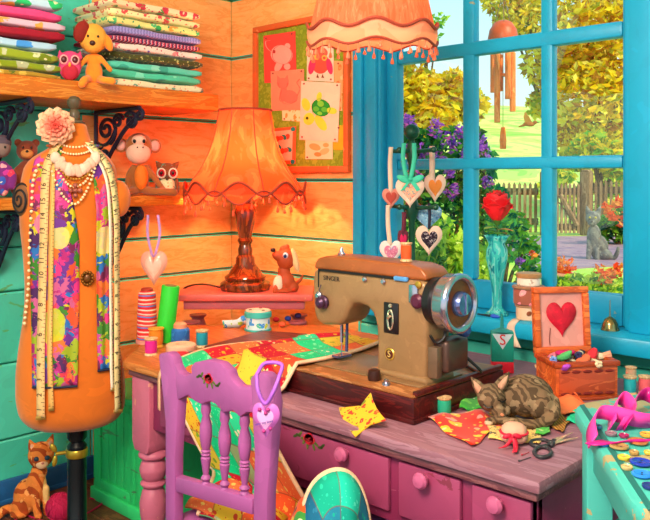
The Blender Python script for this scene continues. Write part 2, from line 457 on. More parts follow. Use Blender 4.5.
g.l.new(fr5, mx.inputs[0]); g.l.new(tr.outputs[0], mx.inputs[1]); g.l.new(gl.outputs[0], mx.inputs[2]); g.l.new(mx.outputs[0], g.out.inputs[0])
GLASS = g.m
for a, b in xs:
    for c, d in zs: MB().bb(a-.005, b+.005, .058, .062, c-.005, d+.005).build('pane', GLASS, w, smooth=0)
# ================================================================ THE GARDEN (terrace a little below the sill)
GZ = .60
def grass(name, cols, sc):
    n = NT(name); v = n.co()
    return n.fin(n.ramp(n.noise(v, sc, 5, .65, 1), [(0 if i == 0 else .3+.4*i/len(cols), c) for i, c in enumerate(cols)]), .9, 0, .1)
M_LAWN = grass('sunny meadow', ['#8fc43a', '#a9d64c', '#c9dd5a', '#dcd86a', '#b7e060'], .9)
M_SOIL = grass('flower bed', ['#3f6a26', '#5c8a30', '#7da23c', '#a8a050'], 2.2)
struct(MB().bb(-16, 6, .35, 16, GZ-.3, GZ).build('garden_ground', M_LAWN))
pa, pb, pc, pd = on_z(548, 269, GZ+.012), on_z(640, 264, GZ+.012), on_z(640, 236, GZ+.012), on_z(500, 236, GZ+.012)
pe = on_z(520, 268, GZ+.012)
struct(MB().prism([(q.x, q.y) for q in (pa, pb, pc, pd, pe)], GZ, GZ+.012, 'xy').build('garden_path', grass('mauve path', ['#8a6c86', '#9b7b90', '#a98592', '#7d6480'], 3), smooth=0))
h = MB()
def hill(u, v):
    d = 14+v*42; px = 330+u*440
    z = (HC-GZ)*0
    c = at(px, 178, d); k = .28+.5*math.sin(v*PI*.62)+.12*math.sin(u*9+v*3)*v
    c.z = GZ-.02 + v*(5.2+.6*math.sin(u*5)) + .15*k*v; return c
h.sheet(hill, 40, 24); struct(h.build('hill', grass('hill meadow', ['#7fae3c', '#a4cf52', '#c6dc6a', '#e0d878', '#b9d86a', '#97c058'], .22), smooth=180))
# ---- leaves
def leaves(mb, n, c, r, size, shell=.35, up=.3, squash=1, pick=None, rr=None):
    q = rr or rnd
    for _ in range(n):
        while True:
            p = Vector((q.uniform(-1, 1), q.uniform(-1, 1), q.uniform(-1, 1)))
            if shell < p.length < 1: break
        p = Vector((c[0]+p.x*r[0], c[1]+p.y*r[1], c[2]+p.z*r[2]))
        s = size*q.uniform(.6, 1.3); a = Euler((q.uniform(0, 6), q.uniform(0, 6), q.uniform(0, 6))).to_matrix()
        if pick: mb.mat(q.choice(pick))
        mb.add([p+a@Vector((0, -s, 0)), p+a@Vector((s*.45, 0, .12*s)), p+a@Vector((0, s, 0)), p+a@Vector((-s*.45, 0, .12*s))], [(0, 1, 2, 3)])
    return mb
M_BARK = wood('bark', '#6b4a2c', '#4f351f', '#7c5a36', (6, 6, 1), 3, .9)
M_YEL = [leafmat('leaf ' + k, [k]) for k in ('#fae03a', '#f4d024', '#eabc20', '#fcec6a', '#dccb3a', '#b0ae34', '#b8802a')]
M_GRN = [leafmat('leaf ' + k, [k]) for k in ('#2f7a3a', '#1f6238', '#4a9440', '#175040', '#6aa83c')]
M_LIM = [leafmat('leaf ' + k, [k]) for k in ('#c6e04a', '#a8d038', '#dcea5c', '#86b430', '#5c9432')]
M_PUR = [leafmat('petal ' + k, [k]) for k in ('#8a4ac8', '#a45ad8', '#6f3ab4', '#c070dc', '#d060b8')]
M_ORF = [leafmat('petal ' + k, [k]) for k in ('#f26a2a', '#f58a3c', '#e84a2a', '#f2a04a')]
def tree(label, base_px, d, blobs, mats, n, size, trunk_r=.07, bare=None):
    b = at(base_px, 178, d); b.z = GZ; t = thing('tree', label, 'tree', b, 0, 'trees beyond the window')
    tk = MB(); top = [at(x, y, d+dd)-b for x, y, dd, rr in blobs]
    hgt = sum(p.z for p in top)/len(top)
    tk.tube([(0, 0, 0), (.05, 0, hgt*.35), (-.03, .05, hgt*.7), (0, 0, hgt)], [trunk_r, trunk_r*.8, trunk_r*.6, trunk_r*.3], 8)
    for p in top: tk.tube([(0, .02, hgt*.45), p*.6+Vector((0, 0, hgt*.2)), p], [trunk_r*.5, trunk_r*.35, trunk_r*.12], 6)
    tk.build('trunk', M_BARK, t)
    m = MB(); w = sum(q[3]**2 for q in blobs)
    for p, q in zip(top, blobs):
        r = q[3]/FPX*d; leaves(m, int(n*q[3]**2/w), p, (r, r, r*.85), size, .2, pick=range(len(mats)))
    m.build('foliage', mats, t, smooth=0)
    return t
tree('yellow autumn tree filling the right panes, behind the fence', 600, 13.4, [(590, 20, 0, 48), (560, 60, .4, 40), (630, 70, 0, 52), (595, 105, -.3, 50), (640, 130, 0, 44), (650, 10, .3, 50), (570, 138, .3, 24), (545, 105, .6, 20), (610, 150, 0, 26)], M_YEL, 9000, .09)
tree('yellow and golden tree seen in the left panes above the purple bush', 415, 10.5, [(412, 90, 0, 32), (445, 95, .2, 26), (385, 80, 0, 36), (430, 118, 0, 30), (455, 80, .2, 14), (470, 105, .3, 20)], M_YEL, 3200, .08)
tree('small golden tree whose top shows behind the wind chime', 547, 15.8, [(515, 20, 0, 22), (532, 8, 0, 20), (500, 0, 0, 20), (538, 34, .2, 14), (520, -20, 0, 26)], M_YEL, 2200, .085, )
tree('thin pale green tree against the sky at upper left', 425, 15, [(428, 35, 0, 14), (418, 18, .2, 10), (438, 20, 0, 9), (428, 52, 0, 10)], M_LIM, 220, .08, .05)
tree('olive and yellow tree at the foot of the meadow, right of centre', 600, 10.6, [(592, 150, 0, 22), (622, 160, 0, 26), (575, 160, .2, 14)], [M_YEL[4], M_YEL[5], M_LIM[0], M_YEL[1], M_YEL[0], M_GRN[4]], 1500, .07)
def bush(name, label, cat, px, d, blobs, mats, n, size, zb=GZ, flowers=None, group='garden shrubs'):
    b = at(px, 178, d); b.z = zb; t = thing(name, label, cat, b, 0, group)
    pts = [at(x, y, d+dd)-b for x, y, dd, r in blobs]
    st = MB()
    for p in pts: st.tube([(0, 0, 0), p*.5+Vector((0, 0, .05)), p], [.014, .01, .004], 5)
    st.build('stem', M_BARK, t)
    m = MB(); w = sum(q[3]**2 for q in blobs)
    for p, q in zip(pts, blobs):
        r = q[3]/FPX*d; leaves(m, int(n*q[3]**2/w), p, (r, r*.8, r), size, .15, pick=range(len(mats)))
    m.build('foliage', mats, t, smooth=0)
    for (x, y, dd, r, fm, fn, fs) in (flowers or []):
        p = at(x, y, d+dd)-b; r = r/FPX*d; f = MB(); leaves(f, fn, p, (r, r, r*1.1), fs, .3, pick=range(len(fm))); f.build('flower_cluster', fm, t, smooth=0)
    return t
bush('flowering_bush', 'tall dark green bush with purple flower heads at the window', 'bush', 440, 4.8,
     [(420, 150, 0, 26), (450, 150, .1, 26), (478, 165, .1, 22), (410, 190, 0, 28), (445, 200, .1, 34), (485, 210, .2, 30), (470, 140, .2, 16), (400, 130, .1, 18), (425, 225, .1, 24), (500, 225, .3, 22)],
     M_GRN, 2600, .034, flowers=[(x, y, -.12, r, M_PUR, 46, .02) for x, y, r in ((436, 128, 9), (450, 142, 10), (424, 153, 9), (408, 122, 8), (478, 144, 10), (484, 156, 10), (440, 160, 8), (461, 132, 7), (430, 183, 6), (452, 192, 8), (449, 172, 6), (414, 175, 7), (470, 190, 6), (404, 152, 7), (487, 182, 6), (466, 156, 7))])
bush('leafy_shrub', 'lime green shrub low in the window behind the hanging hearts', 'shrub', 430, 3.7,
     [(440, 240, 0, 24), (462, 255, 0, 22), (425, 262, 0, 22), (448, 272, 0, 26), (485, 262, .1, 22), (405, 255, 0, 18), (478, 285, 0, 18)], M_LIM, 900, .032)
bush('leafy_shrub', 'green shrub with small red blooms behind the glass vase', 'shrub', 500, 4.1,
     [(505, 240, 0, 22), (525, 250, .1, 18), (490, 250, 0, 16), (516, 225, .1, 14), (530, 272, 0, 16)], M_GRN[2:]+M_LIM[3:], 620, .03, flowers=[(497, 262, -.1, 4, M_ORF, 14, .018), (520, 262, -.1, 4, M_PUR[:2], 16, .018), (533, 255, -.1, 4, M_ORF, 14, .018)])
bush('flower_bed', 'orange flowers in bloom along the fence behind the grey cat', 'flowers', 618, 8.2,
     [(612, 228, 0, 16), (630, 222, 0, 18), (600, 234, .2, 10), (640, 238, 0, 18)], M_GRN[2:]+M_LIM[3:], 520, .06, flowers=[(x, y, -.25, 5, M_ORF, 16, .05) for x, y in ((606, 208), (618, 203), (613, 216), (628, 212), (622, 222))])
bush('flower_bed', 'orange and lime flowers just outside the lower right pane', 'flowers', 600, 3.5,
     [(575, 283, 0, 12), (598, 284, 0, 13), (618, 284, 0, 13), (555, 284, 0, 10), (635, 284, 0, 12), (608, 294, -.1, 16), (580, 296, -.1, 16)], M_LIM+M_GRN[2:3], 620, .024, flowers=[(x, y, -.08, 6, M_ORF, 22, .02) for x, y in ((600, 271), (612, 274), (620, 270), (604, 280))])
bush('leafy_shrub', 'green shrub spilling over the fence top behind the gate', 'shrub', 575, 12,
     [(565, 178, 0, 12), (590, 182, 0, 12), (615, 184, 0, 14), (545, 190, 0, 10), (575, 200, 0, 12), (605, 205, 0, 12)], M_LIM[2:]+M_YEL[3:5], 420, .08)
# flower pot with orange flowers
p = at(563, 276, 3.75); 
t = thing('flower_pot', 'pale clay pot of orange flowers on the path edge', 'flower pot', (p.x, p.y, GZ))
MB().lathe([(.045, 0), (.06, p.z-GZ-.0), (.066, p.z-GZ), (.066, p.z-GZ+.015), (.05, p.z-GZ+.015)], 18).build('pot', plain('#e0a080', .8), t)
m = MB(); leaves(m, 90, (0, 0, p.z-GZ+.05), (.06, .06, .045), .02, .2, pick=range(4)); m.build('blooms', M_ORF, t, smooth=0)
# fence and gate
M_FEN = wood('weathered fence wood', '#96724f', '#80603f', '#a88460', (7, 7, 1), 3, .85)
def span(pxa, pxb, d0, d1, ytop):
    a = at(pxa, 178, d0); b = at(pxb, 178, d1); a.z = b.z = GZ; return a, b, HC-(ytop-HY)/FPX*d0-GZ
def fence(name, label, cat, pxa, pxb, d0, d1, ytop, n, gate=False):
    a, b, hh = span(pxa, pxb, d0, d1, ytop); L = (b-a).length
    t = thing(name, label, cat, a, math.atan2(b.y-a.y, b.x-a.x), 'garden fence lengths')
    for z in ((.16, .84) if gate else (.25, .82)): MB().box((L/2, 0, hh*z), (L, .045, .085)).build('rail', M_FEN, t, bevel=.008)
    for i in range(n):
        x = L*(i+.5)/n; m = MB(); wd = L/n*.55
        m.prism([(x-wd/2, .03), (x+wd/2, .03), (x+wd/2, hh*.95), (x, hh), (x-wd/2, hh*.95)], -.045, -.022, 'xz'); m.build('picket', M_FEN, t)
    if gate: MB().tube([(.05, -.06, hh*.78), (L-.05, -.06, hh*.2)], .03, 6).build('brace', M_FEN, t)
fence('garden_gate', 'wooden garden gate with a diagonal brace', 'gate', 554.5, 579.5, 9.6, 9.6, 183, 6, True)
fence('garden_fence', 'picket fence to the right of the garden gate', 'fence', 593.5, 640, 9.6, 9.4, 180, 9)
fence('garden_fence', 'picket fence left of the gate, behind the rose', 'fence', 486, 538.5, 9.9, 9.7, 182, 10)
for px, lab in ((586.5, 'thick fence post on the right of the garden gate'), (546.5, 'thick fence post on the left of the garden gate')):
    a = at(px, 178, 9.6); hh = HC-(172-HY)/FPX*9.6-GZ; a.z = GZ
    m = MB(); m.box((0, 0, hh/2), (.13, .11, hh)); m.prism([(-.065, hh), (.065, hh), (.03, hh+.03), (-.03, hh+.03)], -.05, .05)
    tag(m.build('fence_post', M_FEN, loc=a, bevel=.01), lab, 'fence post', 'gate posts')
# ================================================================ FURNITURE
def px2(o, y, pts):                     # pixel outline -> (x, z) on the plane y, relative to o
    return [(q.x-o[0], q.z-o[2]) for q in (on_y(a, b, y) for a, b in pts)]
RED = plain('#c8182a', .5, amt=.1); DKRED = plain('#8a1020', .6); LEAFG = plain('#5a6a24', .7); LEAFD = plain('#3c4a1c', .7)
def rose_motif(parent, c, s, y=-.002):
    m = MB()
    def disc(x, z, rx, rz, a, k, t):
        m.mat(k); P = [(c[0]+x*s+s*(rx*math.cos(q)*math.cos(a)-rz*math.sin(q)*math.sin(a)), c[1]+z*s+s*(rx*math.cos(q)*math.sin(a)+rz*math.sin(q)*math.cos(a))) for q in (2*PI*i/14 for i in range(14))]
        m.prism(P, y, y-t, 'xz')
    for x, z, a in ((-1.1, -.1, .3), (-1.9, .1, -.2), (-.9, -.5, 1), (1.2, -.35, -.5), (1.9, -.6, .1), (.8, -.8, -1.2), (-.3, -.9, 1.6), (-1.5, .4, .9), (2.3, -.3, .7), (-2.4, -.1, .4)): disc(x, z, .42, .17, a, 2 if abs(x) < 1.6 else 3, .0010)
    for x, z, r in ((0, 0, .78), (-.5, .1, .5), (.5, -.05, .5), (.1, .45, .45)): disc(x, z, r, r*.85, .3, 0, .0016)
    for x, z, a in ((.05, .1, .5), (-.3, -.15, -.6), (.3, -.2, .2)): disc(x, z, .34, .12, a, 1, .0022)
    return m.build('rose_motif', [RED, DKRED, LEAFG, LEAFD], parent, smooth=0, label='painted red rose with green leaves')
# ---------------------------------------------------------------- desk
n = NT('desk top wood'); v = n.co(scale=(1, 7, 7)); f = n.noise(v, 4, 4, .6, 1)
paint = n.ramp(f, [(0, '#966472'), (.45, '#8c5a6a'), (.56, '#a07080')])
bare = n.ramp(f, [(0, '#cf7434'), (.45, '#be6428'), (.56, '#d88444')])  # wood colour with the orange lamp glow mixed in
x = n.sep(n.co())[0]; e = n.math('ADD', x, n.math('MULTIPLY', n.noise(n.co(), 6, 4, .6), .3))
M_DTOP = n.fin(n.mix(n.val(e, [(0, 1), (.999, 0)], True), paint, bare), .42)  # bare: wood colour with the lamp glow mixed in
n.n  # left end: orange wood with lamplight put into its colour, paint further right
for nd in n.n:
    if nd.type == 'VALTORGB' and len(nd.color_ramp.elements) == 2: nd.color_ramp.elements[1].position = .62
M_MAG = worn('desk magenta paint', '#86264f', '#a0506a', .36, 6, (1, 1, 3), .5)
M_MAG2 = worn('drawer rose paint', '#9a3a62', '#7c2840', .36, 6, (1, 1, 3), .5)
M_LEGP = worn('turned leg paint', '#c4607a', '#d88a7a', .35, 12, (1, 1, 1), .45)
DO = (.83, -1.15, 0); DT = .70
t = thing('sewing_desk', 'long painted wooden desk with drawers under the window, orange wood with painted lamplight at its left end', 'desk', DO)
top = [(.83, -1.15), (2.337, -1.15), (2.337, -.24), (.89, -.24), (.40, -.69)]
def inset(P, k):
    c = (1.5, -.62); return [(p[0]-DO[0]+(k if p[0] < c[0] else -k)*(1 if abs(p[0]-c[0]) > .2 else 0), p[1]-DO[1]+(k if p[1] < c[1] else -k)) for p in P]
m = MB(); m.prism(inset(top, 0), DT-.028, DT, 'xy'); o = m.build('tabletop', M_DTOP, t, bevel=.007)
m = MB(); m.prism(inset(top, .013), DT-.05, DT-.028, 'xy'); m.build('edge_moulding', wood('desk edge wood', '#80464e', '#703a44', '#8c545a', (1, 7, 7), 4), t, bevel=.006)
fy = .035; ap = MB()
ap.bb(.10, 1.485, fy, fy+.02, .49, DT-.05); ap.bb(1.465, 1.485, fy, .88, .49, DT-.05); ap.bb(.14, 1.485, .87, .89, .49, DT-.05)
ap.at((.06, .09, 0), (0, 0, math.atan2(.485, -.417))).bb(0, .52, -.01, .01, .49, DT-.05)
ap.build('apron', M_MAG, t, bevel=.003)
kn = []
for i, (xa, xb, xk) in enumerate(((.18, .58, .38), (.665, 1.105, .975), (1.135, 1.305, 1.215), (1.335, 1.475, 1.405))):
    c = ((xa+xb)/2, fy-.006, .58); d = MB().box(c, (xb-xa, .014, .125)).build('drawer', M_MAG2, t, bevel=.004)
    MB().at((xk, fy-.013, 0.625), (PI/2, 0, 0)).lathe([(.007, 0), (.008, .008), (.016, .014), (.019, .024), (.014, .032), (.004, .035)], 16).build('knob', plain('#c05a86', .35), d)
    if i in (1,): rose_motif(d, (.845, .628), .021, fy-.0135)
# turned legs
LP = [(.03, 0), (.036, .01), (.026, .04), (.03, .12), (.043, .2), (.045, .235), (.036, .275), (.028, .285), (.04, .292), (.044, .302), (.03, .31), (.04, .32), (.046, .345), (.038, .372), (.03, .378), (.045, .384), (.05, .394), (.044, .404), (.036, .412)]
for x, y in ((.075, .068), (1.43, .085), (1.43, .84), (.15, .79)):
    m = MB(); m.at((x, y, 0)).lathe(LP, 20); m.prism([(-.036, .41), (.036, .41), (.05, .44), (.05, DT-.05), (-.05, DT-.05), (-.05, .44)], -.05, .05, 'xz')
    m.build('leg', M_LEGP, t, bevel=.005, smooth=40)
# ---------------------------------------------------------------- corner console under the lamp
M_CON = worn('console paint', '#c8646e', '#d8907a', .34, 8, (1, 1, 1), .4)
M_CONT = worn('console top paint', '#e0645a', '#e88a6a', .34, 8, (1, 1, 1), .4)
t = thing('corner_console', 'pink painted corner console with turned legs holding the table lamp', 'console table', (.36, -.28, 0))
def rel(P, o): return [(p[0]-o[0], p[1]-o[1]) for p in P]
def diag(l, d): return (CAM[0]+l*RV[0]+d*FV[0], CAM[1]+l*RV[1]+d*FV[1])
CT = [diag(-.625, 3.25), diag(-.05, 3.25), diag(-.05, 3.53), diag(-.625, 3.53)]
MB().prism(rel(CT, (.36, -.28)), .79, .82, 'xy').build('tabletop', M_CONT, t, bevel=.008)
CA = [diag(-.59, 3.28), diag(-.085, 3.28), diag(-.085, 3.50), diag(-.59, 3.50)]
MB().prism(rel(CA, (.36, -.28)), .752, .79, 'xy').build('apron', M_CON, t, bevel=.006)
for x, y in (diag(-.56, 3.305), diag(-.115, 3.305), diag(-.56, 3.475), diag(-.115, 3.475)):
    MB().at((x-.36, y+.28, 0), sc=(1, 1, .99)).lathe([(.02, 0), (.026, .02), (.02, .05), (.026, .3), (.034, .48), (.024, .53), (.036, .54), (.036, .56), (.024, .57), (.034, .6), (.036, .66), (.026, .69), (.038, .70), (.038, .706)], 16).build('leg', M_CON, t)
# ---------------------------------------------------------------- ladder chair, seen from behind
M_CHR = worn('chair lilac paint', '#a04e8e', '#b07a70', .335, 9, (1, 1, 1.5), .5)
CY = -1.42; CO = (1.69, CY+.2, 0)
t = thing('wooden_chair', 'lilac painted wooden chair with its back to us at the desk', 'chair', CO)
def cz(px, py): q = on_y(px, py, CY); return (q.x-CO[0], q.z)
def z61(P): return [cz(140+a/3.61, 320+b/3.61) for a, b in P]
yb = CY-CO[1]
lp = z61([(82, 118), (118, 112), (136, 128), (150, 190), (160, 240)]); rp = z61([(413, 205), (432, 186), (465, 184), (490, 205), (504, 300)])
L0 = lp[0][0]; R1 = rp[4][0]
def leg2(x, z, w): return [(x-w/2, z), (x+w/2, z)]
m = MB(); P = [(L0+.03, .0), (L0+.072, .0), (L0+.072, .62), lp[4], lp[3], lp[2], lp[1], lp[0], (L0+.03, .70)]
m.prism(P, yb-.016, yb+.014); m.build('back_post', M_CHR, t, bevel=.008)
m = MB(); P = [(R1-.072, 0), (R1-.028, 0), (R1-.022, .62), rp[4], rp[3], rp[2], rp[1], rp[0], (R1-.066, .70), (R1-.07, .6)]
m.prism(P, yb-.016, yb+.014); m.build('back_post', M_CHR, t, bevel=.008)
crest = z61([(140, 150), (158, 185), (180, 197), (203, 188), (200, 165), (212, 150), (262, 139), (306, 150), (338, 178), (345, 205), (375, 236), (415, 236), (425, 240), (425, 330), (402, 330), (378, 348), (352, 322), (318, 332), (290, 300), (268, 290), (240, 302), (215, 290), (190, 268), (150, 288)])
o = MB().prism(crest, yb-.016, yb+.012).build('crest_rail', M_CHR, t, bevel=.006)
c = cz(140+268/3.61, 320+208/3.61); rose_motif(o, c, .0165, yb-.0165)
rl = z61([(140, 560), (420, 640), (420, 700), (140, 616)]); MB().prism(rl, yb-.012, yb+.012).build('lower_rail', M_CHR, t, bevel=.005)
for a, b0, b1 in ((250, 300, 600), (318, 330, 620), (390, 345, 635)):
    x0, z0 = cz(140+a/3.61, 320+b0/3.61); x1, z1 = cz(140+(a-12)/3.61, 320+b1/3.61); h_ = z0-z1
    pr = [(.010, 0), (.012, .03), (.008, .06), (.013, .1), (.007, .14), (.012, .3), (.013, .34), (.009, .36), (.013, .38), (.009, .4), (.013, .42), (.009, .44), (.012, .47), (.016, .6), (.015, .72), (.009, .84), (.013, .9), (.011, 1)]
    m = MB(); m.M = frame((x1, yb, z1), (1, 0, 0), (0, 1, 0)); m.lathe([(r*.95, q*h_) for r, q in pr], 12); m.build('spindle', M_CHR, t)
sx0, sx1 = L0+.03, R1-.03
MB().prism([(sx0, yb-.0), (sx1, yb-.0), (sx1+.03, yb+.40), (sx0-.03, yb+.40)], .43, .46, 'xy').build('seat', M_CHR, t, bevel=.01)
for x in (sx0+.0, sx1-.0): MB().at((x, yb+.36, 0)).lathe([(.014, 0), (.02, .1), (.014, .13), (.022, .3), (.018, .43)], 12).build('front_leg', M_CHR, t)
for z in (.2, .3): MB().tube([(sx0, yb, z), (sx1, yb, z)], .01, 8).build('stretcher', M_CHR, t)
# ---------------------------------------------------------------- turquoise side table in the right foreground
M_TBL = worn('side table paint', '#46b0a6', '#a8966a', .40, 6, (1, 1, 1), .5)
TZ = .845; TO = (2.62, -1.12, 0)
t = thing('side_table', 'turquoise distressed side table in the right foreground covered with buttons', 'side table', TO)
e1 = Vector((.61, -.79)); e2 = Vector((.52, .854)); c0 = on_z(571, 404, TZ).to_2d(); e1 = (on_z(634, 506, TZ).to_2d()-c0).normalized(); e2 = (on_z(652, 391, TZ).to_2d()-c0).normalized(); print('TABLE', c0, e1, e2)
def tp(a, b): q = c0+e1*a+e2*b; return (q.x-TO[0], q.y-TO[1])
def arc(cx, cy, r, a0, a1): return [(cx+r*math.cos(a0+(a1-a0)*i/8), cy+r*math.sin(a0+(a1-a0)*i/8)) for i in range(9)]
P = [tp(*q) for q in arc(.05, .05, .05, 1.5*PI, PI)+arc(.07, .35, .07, PI, .5*PI)+arc(.47, .35, .07, .5*PI, 0)+arc(.47, .07, .07, 0, -.5*PI)]
MB().prism(P, TZ-.028, TZ, 'xy').build('tabletop', M_TBL, t, bevel=.006)
P2 = [tp(.018, .018), tp(.018, .03), tp(.522, .03), tp(.522, .018)]
MB().prism(P2, TZ, TZ+.0012, 'xy').build('inlay_line', plain('#1d6a66', .6), t)
P2 = [tp(.04, .04), tp(.5, .04), tp(.5, .38), tp(.04, .38)]
MB().prism(P2, TZ-.12, TZ-.028, 'xy').build('apron', M_TBL, t, bevel=.004)
for a, b in ((.055, .055), (.485, .055), (.055, .365), (.485, .365)):
    q = tp(a, b); m = MB().at((q[0], q[1], 0), (0, 0, math.atan2(e1.y, e1.x))); m.bb(-.025, .025, -.025, .025, 0, TZ-.028); m.build('leg', M_TBL, t, bevel=.005)
# ---------------------------------------------------------------- green cupboard beneath the desk
M_GRC = worn('cupboard green paint', '#2cc46c', '#4f8a54', .36, 6, (1, 1, 3), .55); M_GRC2 = worn('cupboard frame paint', '#34cc74', '#6aa058', .36, 6, (1, 1, 3), .55)
t = thing('green_cupboard', 'low green boarded cupboard standing behind the desk leg', 'cupboard', (.21, -.90, 0))
m = MB(); m.bb(0, .55, .02, .18, .03, .43); m.build('body', M_GRC, t, bevel=.004)
MB().bb(-.012, .562, -.01, .19, .43, .455).build('top_board', M_GRC2, t, bevel=.006)
MB().bb(-.008, .558, -.012, .185, 0, .05).build('plinth', M_GRC2, t, bevel=.006)
for a, b in ((.0, .30), (.303, .55)):
    m = MB(); m.bb(a, a+.05, .0, .02, .052, .428); m.bb(b-.035, b, .0, .02, .052, .428); m.bb(a+.05, b-.035, .0, .02, .052, .09); m.bb(a+.05, b-.035, .0, .02, .39, .428)
    k = 4
    for i in range(k): w_ = (b-a-.085)/k; m.bb(a+.05+i*w_+.001, a+.05+(i+1)*w_-.001, .008, .02, .09, .39)
    m.build('door', M_GRC, t, bevel=.003)
# ---------------------------------------------------------------- wall shelves on scrolled iron brackets
M_SH = wood('orange shelf wood', '#d87a20', '#c86a16', '#e08c34', (9, 1, 9), 4, .45)
IRON = plain('#24233c', .45, .4, amt=.05)
def spiral(cx, cz, r0, a0, turns, k=.16, n=26):
    return [(cx+r0*math.exp(-k*2*PI*abs(turns)*i/n*.9)*math.cos(a0+2*PI*turns*i/n), 0, cz+r0*math.exp(-k*2*PI*abs(turns)*i/n*.9)*math.sin(a0+2*PI*turns*i/n)) for i in range(n+1)]
def scroll_bracket(parent, y, ztop, L, Hh, r=.0085):
    o = Vector((.002, y, ztop)); m = MB().at(o, sc=(L, L, Hh))
    def T(P, q=r): m.at((0, 0, 0)); m.tube([o+Vector((p[0]*L, 0, p[2]*Hh)) for p in P], q, 6)
    T([(.035, 0, -.02), (.035, 0, -1.0)], r*1.1); T([(.02, 0, -.03), (.98, 0, -.03)], r*1.1)
    T(bez((.035, 0, -1), (.30, 0, -.95), (.42, 0, -.45), (.92, 0, -.16)), r*1.1)
    T(spiral(.27, -.32, .24, -1.2, 1.7)); T(spiral(.80, -.22, .15, 2.4, -1.6)); T(spiral(.22, -.72, .15, 1.9, 1.6)); T(spiral(.52, -.2, .12, .2, 1.4)); T(spiral(.97, -.14, .09, 1.6, -1.2))
    T(bez((.035, 0, -.5), (.2, 0, -.62), (.35, 0, -.58), (.48, 0, -.3)), r*.9)
    m.at((0, 0, 0)); m.ell(o+Vector((.035*L, 0, -1.02*Hh)), r*1.7, 8, 6)
    return m.build('scroll_bracket', IRON, parent, label='black wrought iron scroll bracket')
SD = .36; SYE = on_x(219, 95, SD).y; SZ = on_x(0, 73, SD).z
SZB = on_x(60, 103, SD).z
t = thing('wall_shelf', 'upper orange wood wall shelf carrying the stacks of folded fabric', 'shelf', (0, -1.0, SZ))
MB().bb(.002, SD, -.95, SYE+1.0, -.075, 0).build('board', M_SH, t, bevel=.006)
for y in (-.775, -1.24): scroll_bracket(t, y+1.0, -.077, .36, .27)
LD = .25; LZ = 1.225; LYE = on_x(187, 197, LD).y
t = thing('wall_shelf', 'lower orange wood wall shelf where the plush monkey sits', 'shelf', (0, -1.0, LZ))
MB().bb(.002, LD, -.95, LYE+1.0, -.045, 0).build('board', M_SH, t, bevel=.006)
for y in (-.70, -1.22): scroll_bracket(t, y+1.0, -.047, .245, .25)
# ---------------------------------------------------------------- lamps
M_BRZ = wood('dark varnished lamp wood', '#7a3a14', '#5a260c', '#94501c', (6, 6, 1), 3, .22, coat=.6)
M_TRIM = plain('#a83a22', .6); M_CORD = plain('#b06030', .7)
n = NT('orange damask shade')
v = n.co(); f = n.noise(n.co(scale=(1, 1, .5)), 9, 3, .5, 1.5)
c = n.ramp(f, [(0, '#e84e24'), (.47, '#ea5630'), (.56, '#ee6438')])
d = n.n.new('ShaderNodeBsdfDiffuse'); tr = n.n.new('ShaderNodeBsdfTranslucent'); mx = n.n.new('ShaderNodeMixShader')
n.l.new(c, d.inputs[0]); n.l.new(c, tr.inputs[0]); mx.inputs[0].default_value = .26; n.l.new(d.outputs[0], mx.inputs[1]); n.l.new(tr.outputs[0], mx.inputs[2]); n.l.new(mx.outputs[0], n.out.inputs[0]); M_SHADE = n.m
M_BAND = translucent('coral shade band', ['#e84c28', '#ee5c34'], 8, .2)
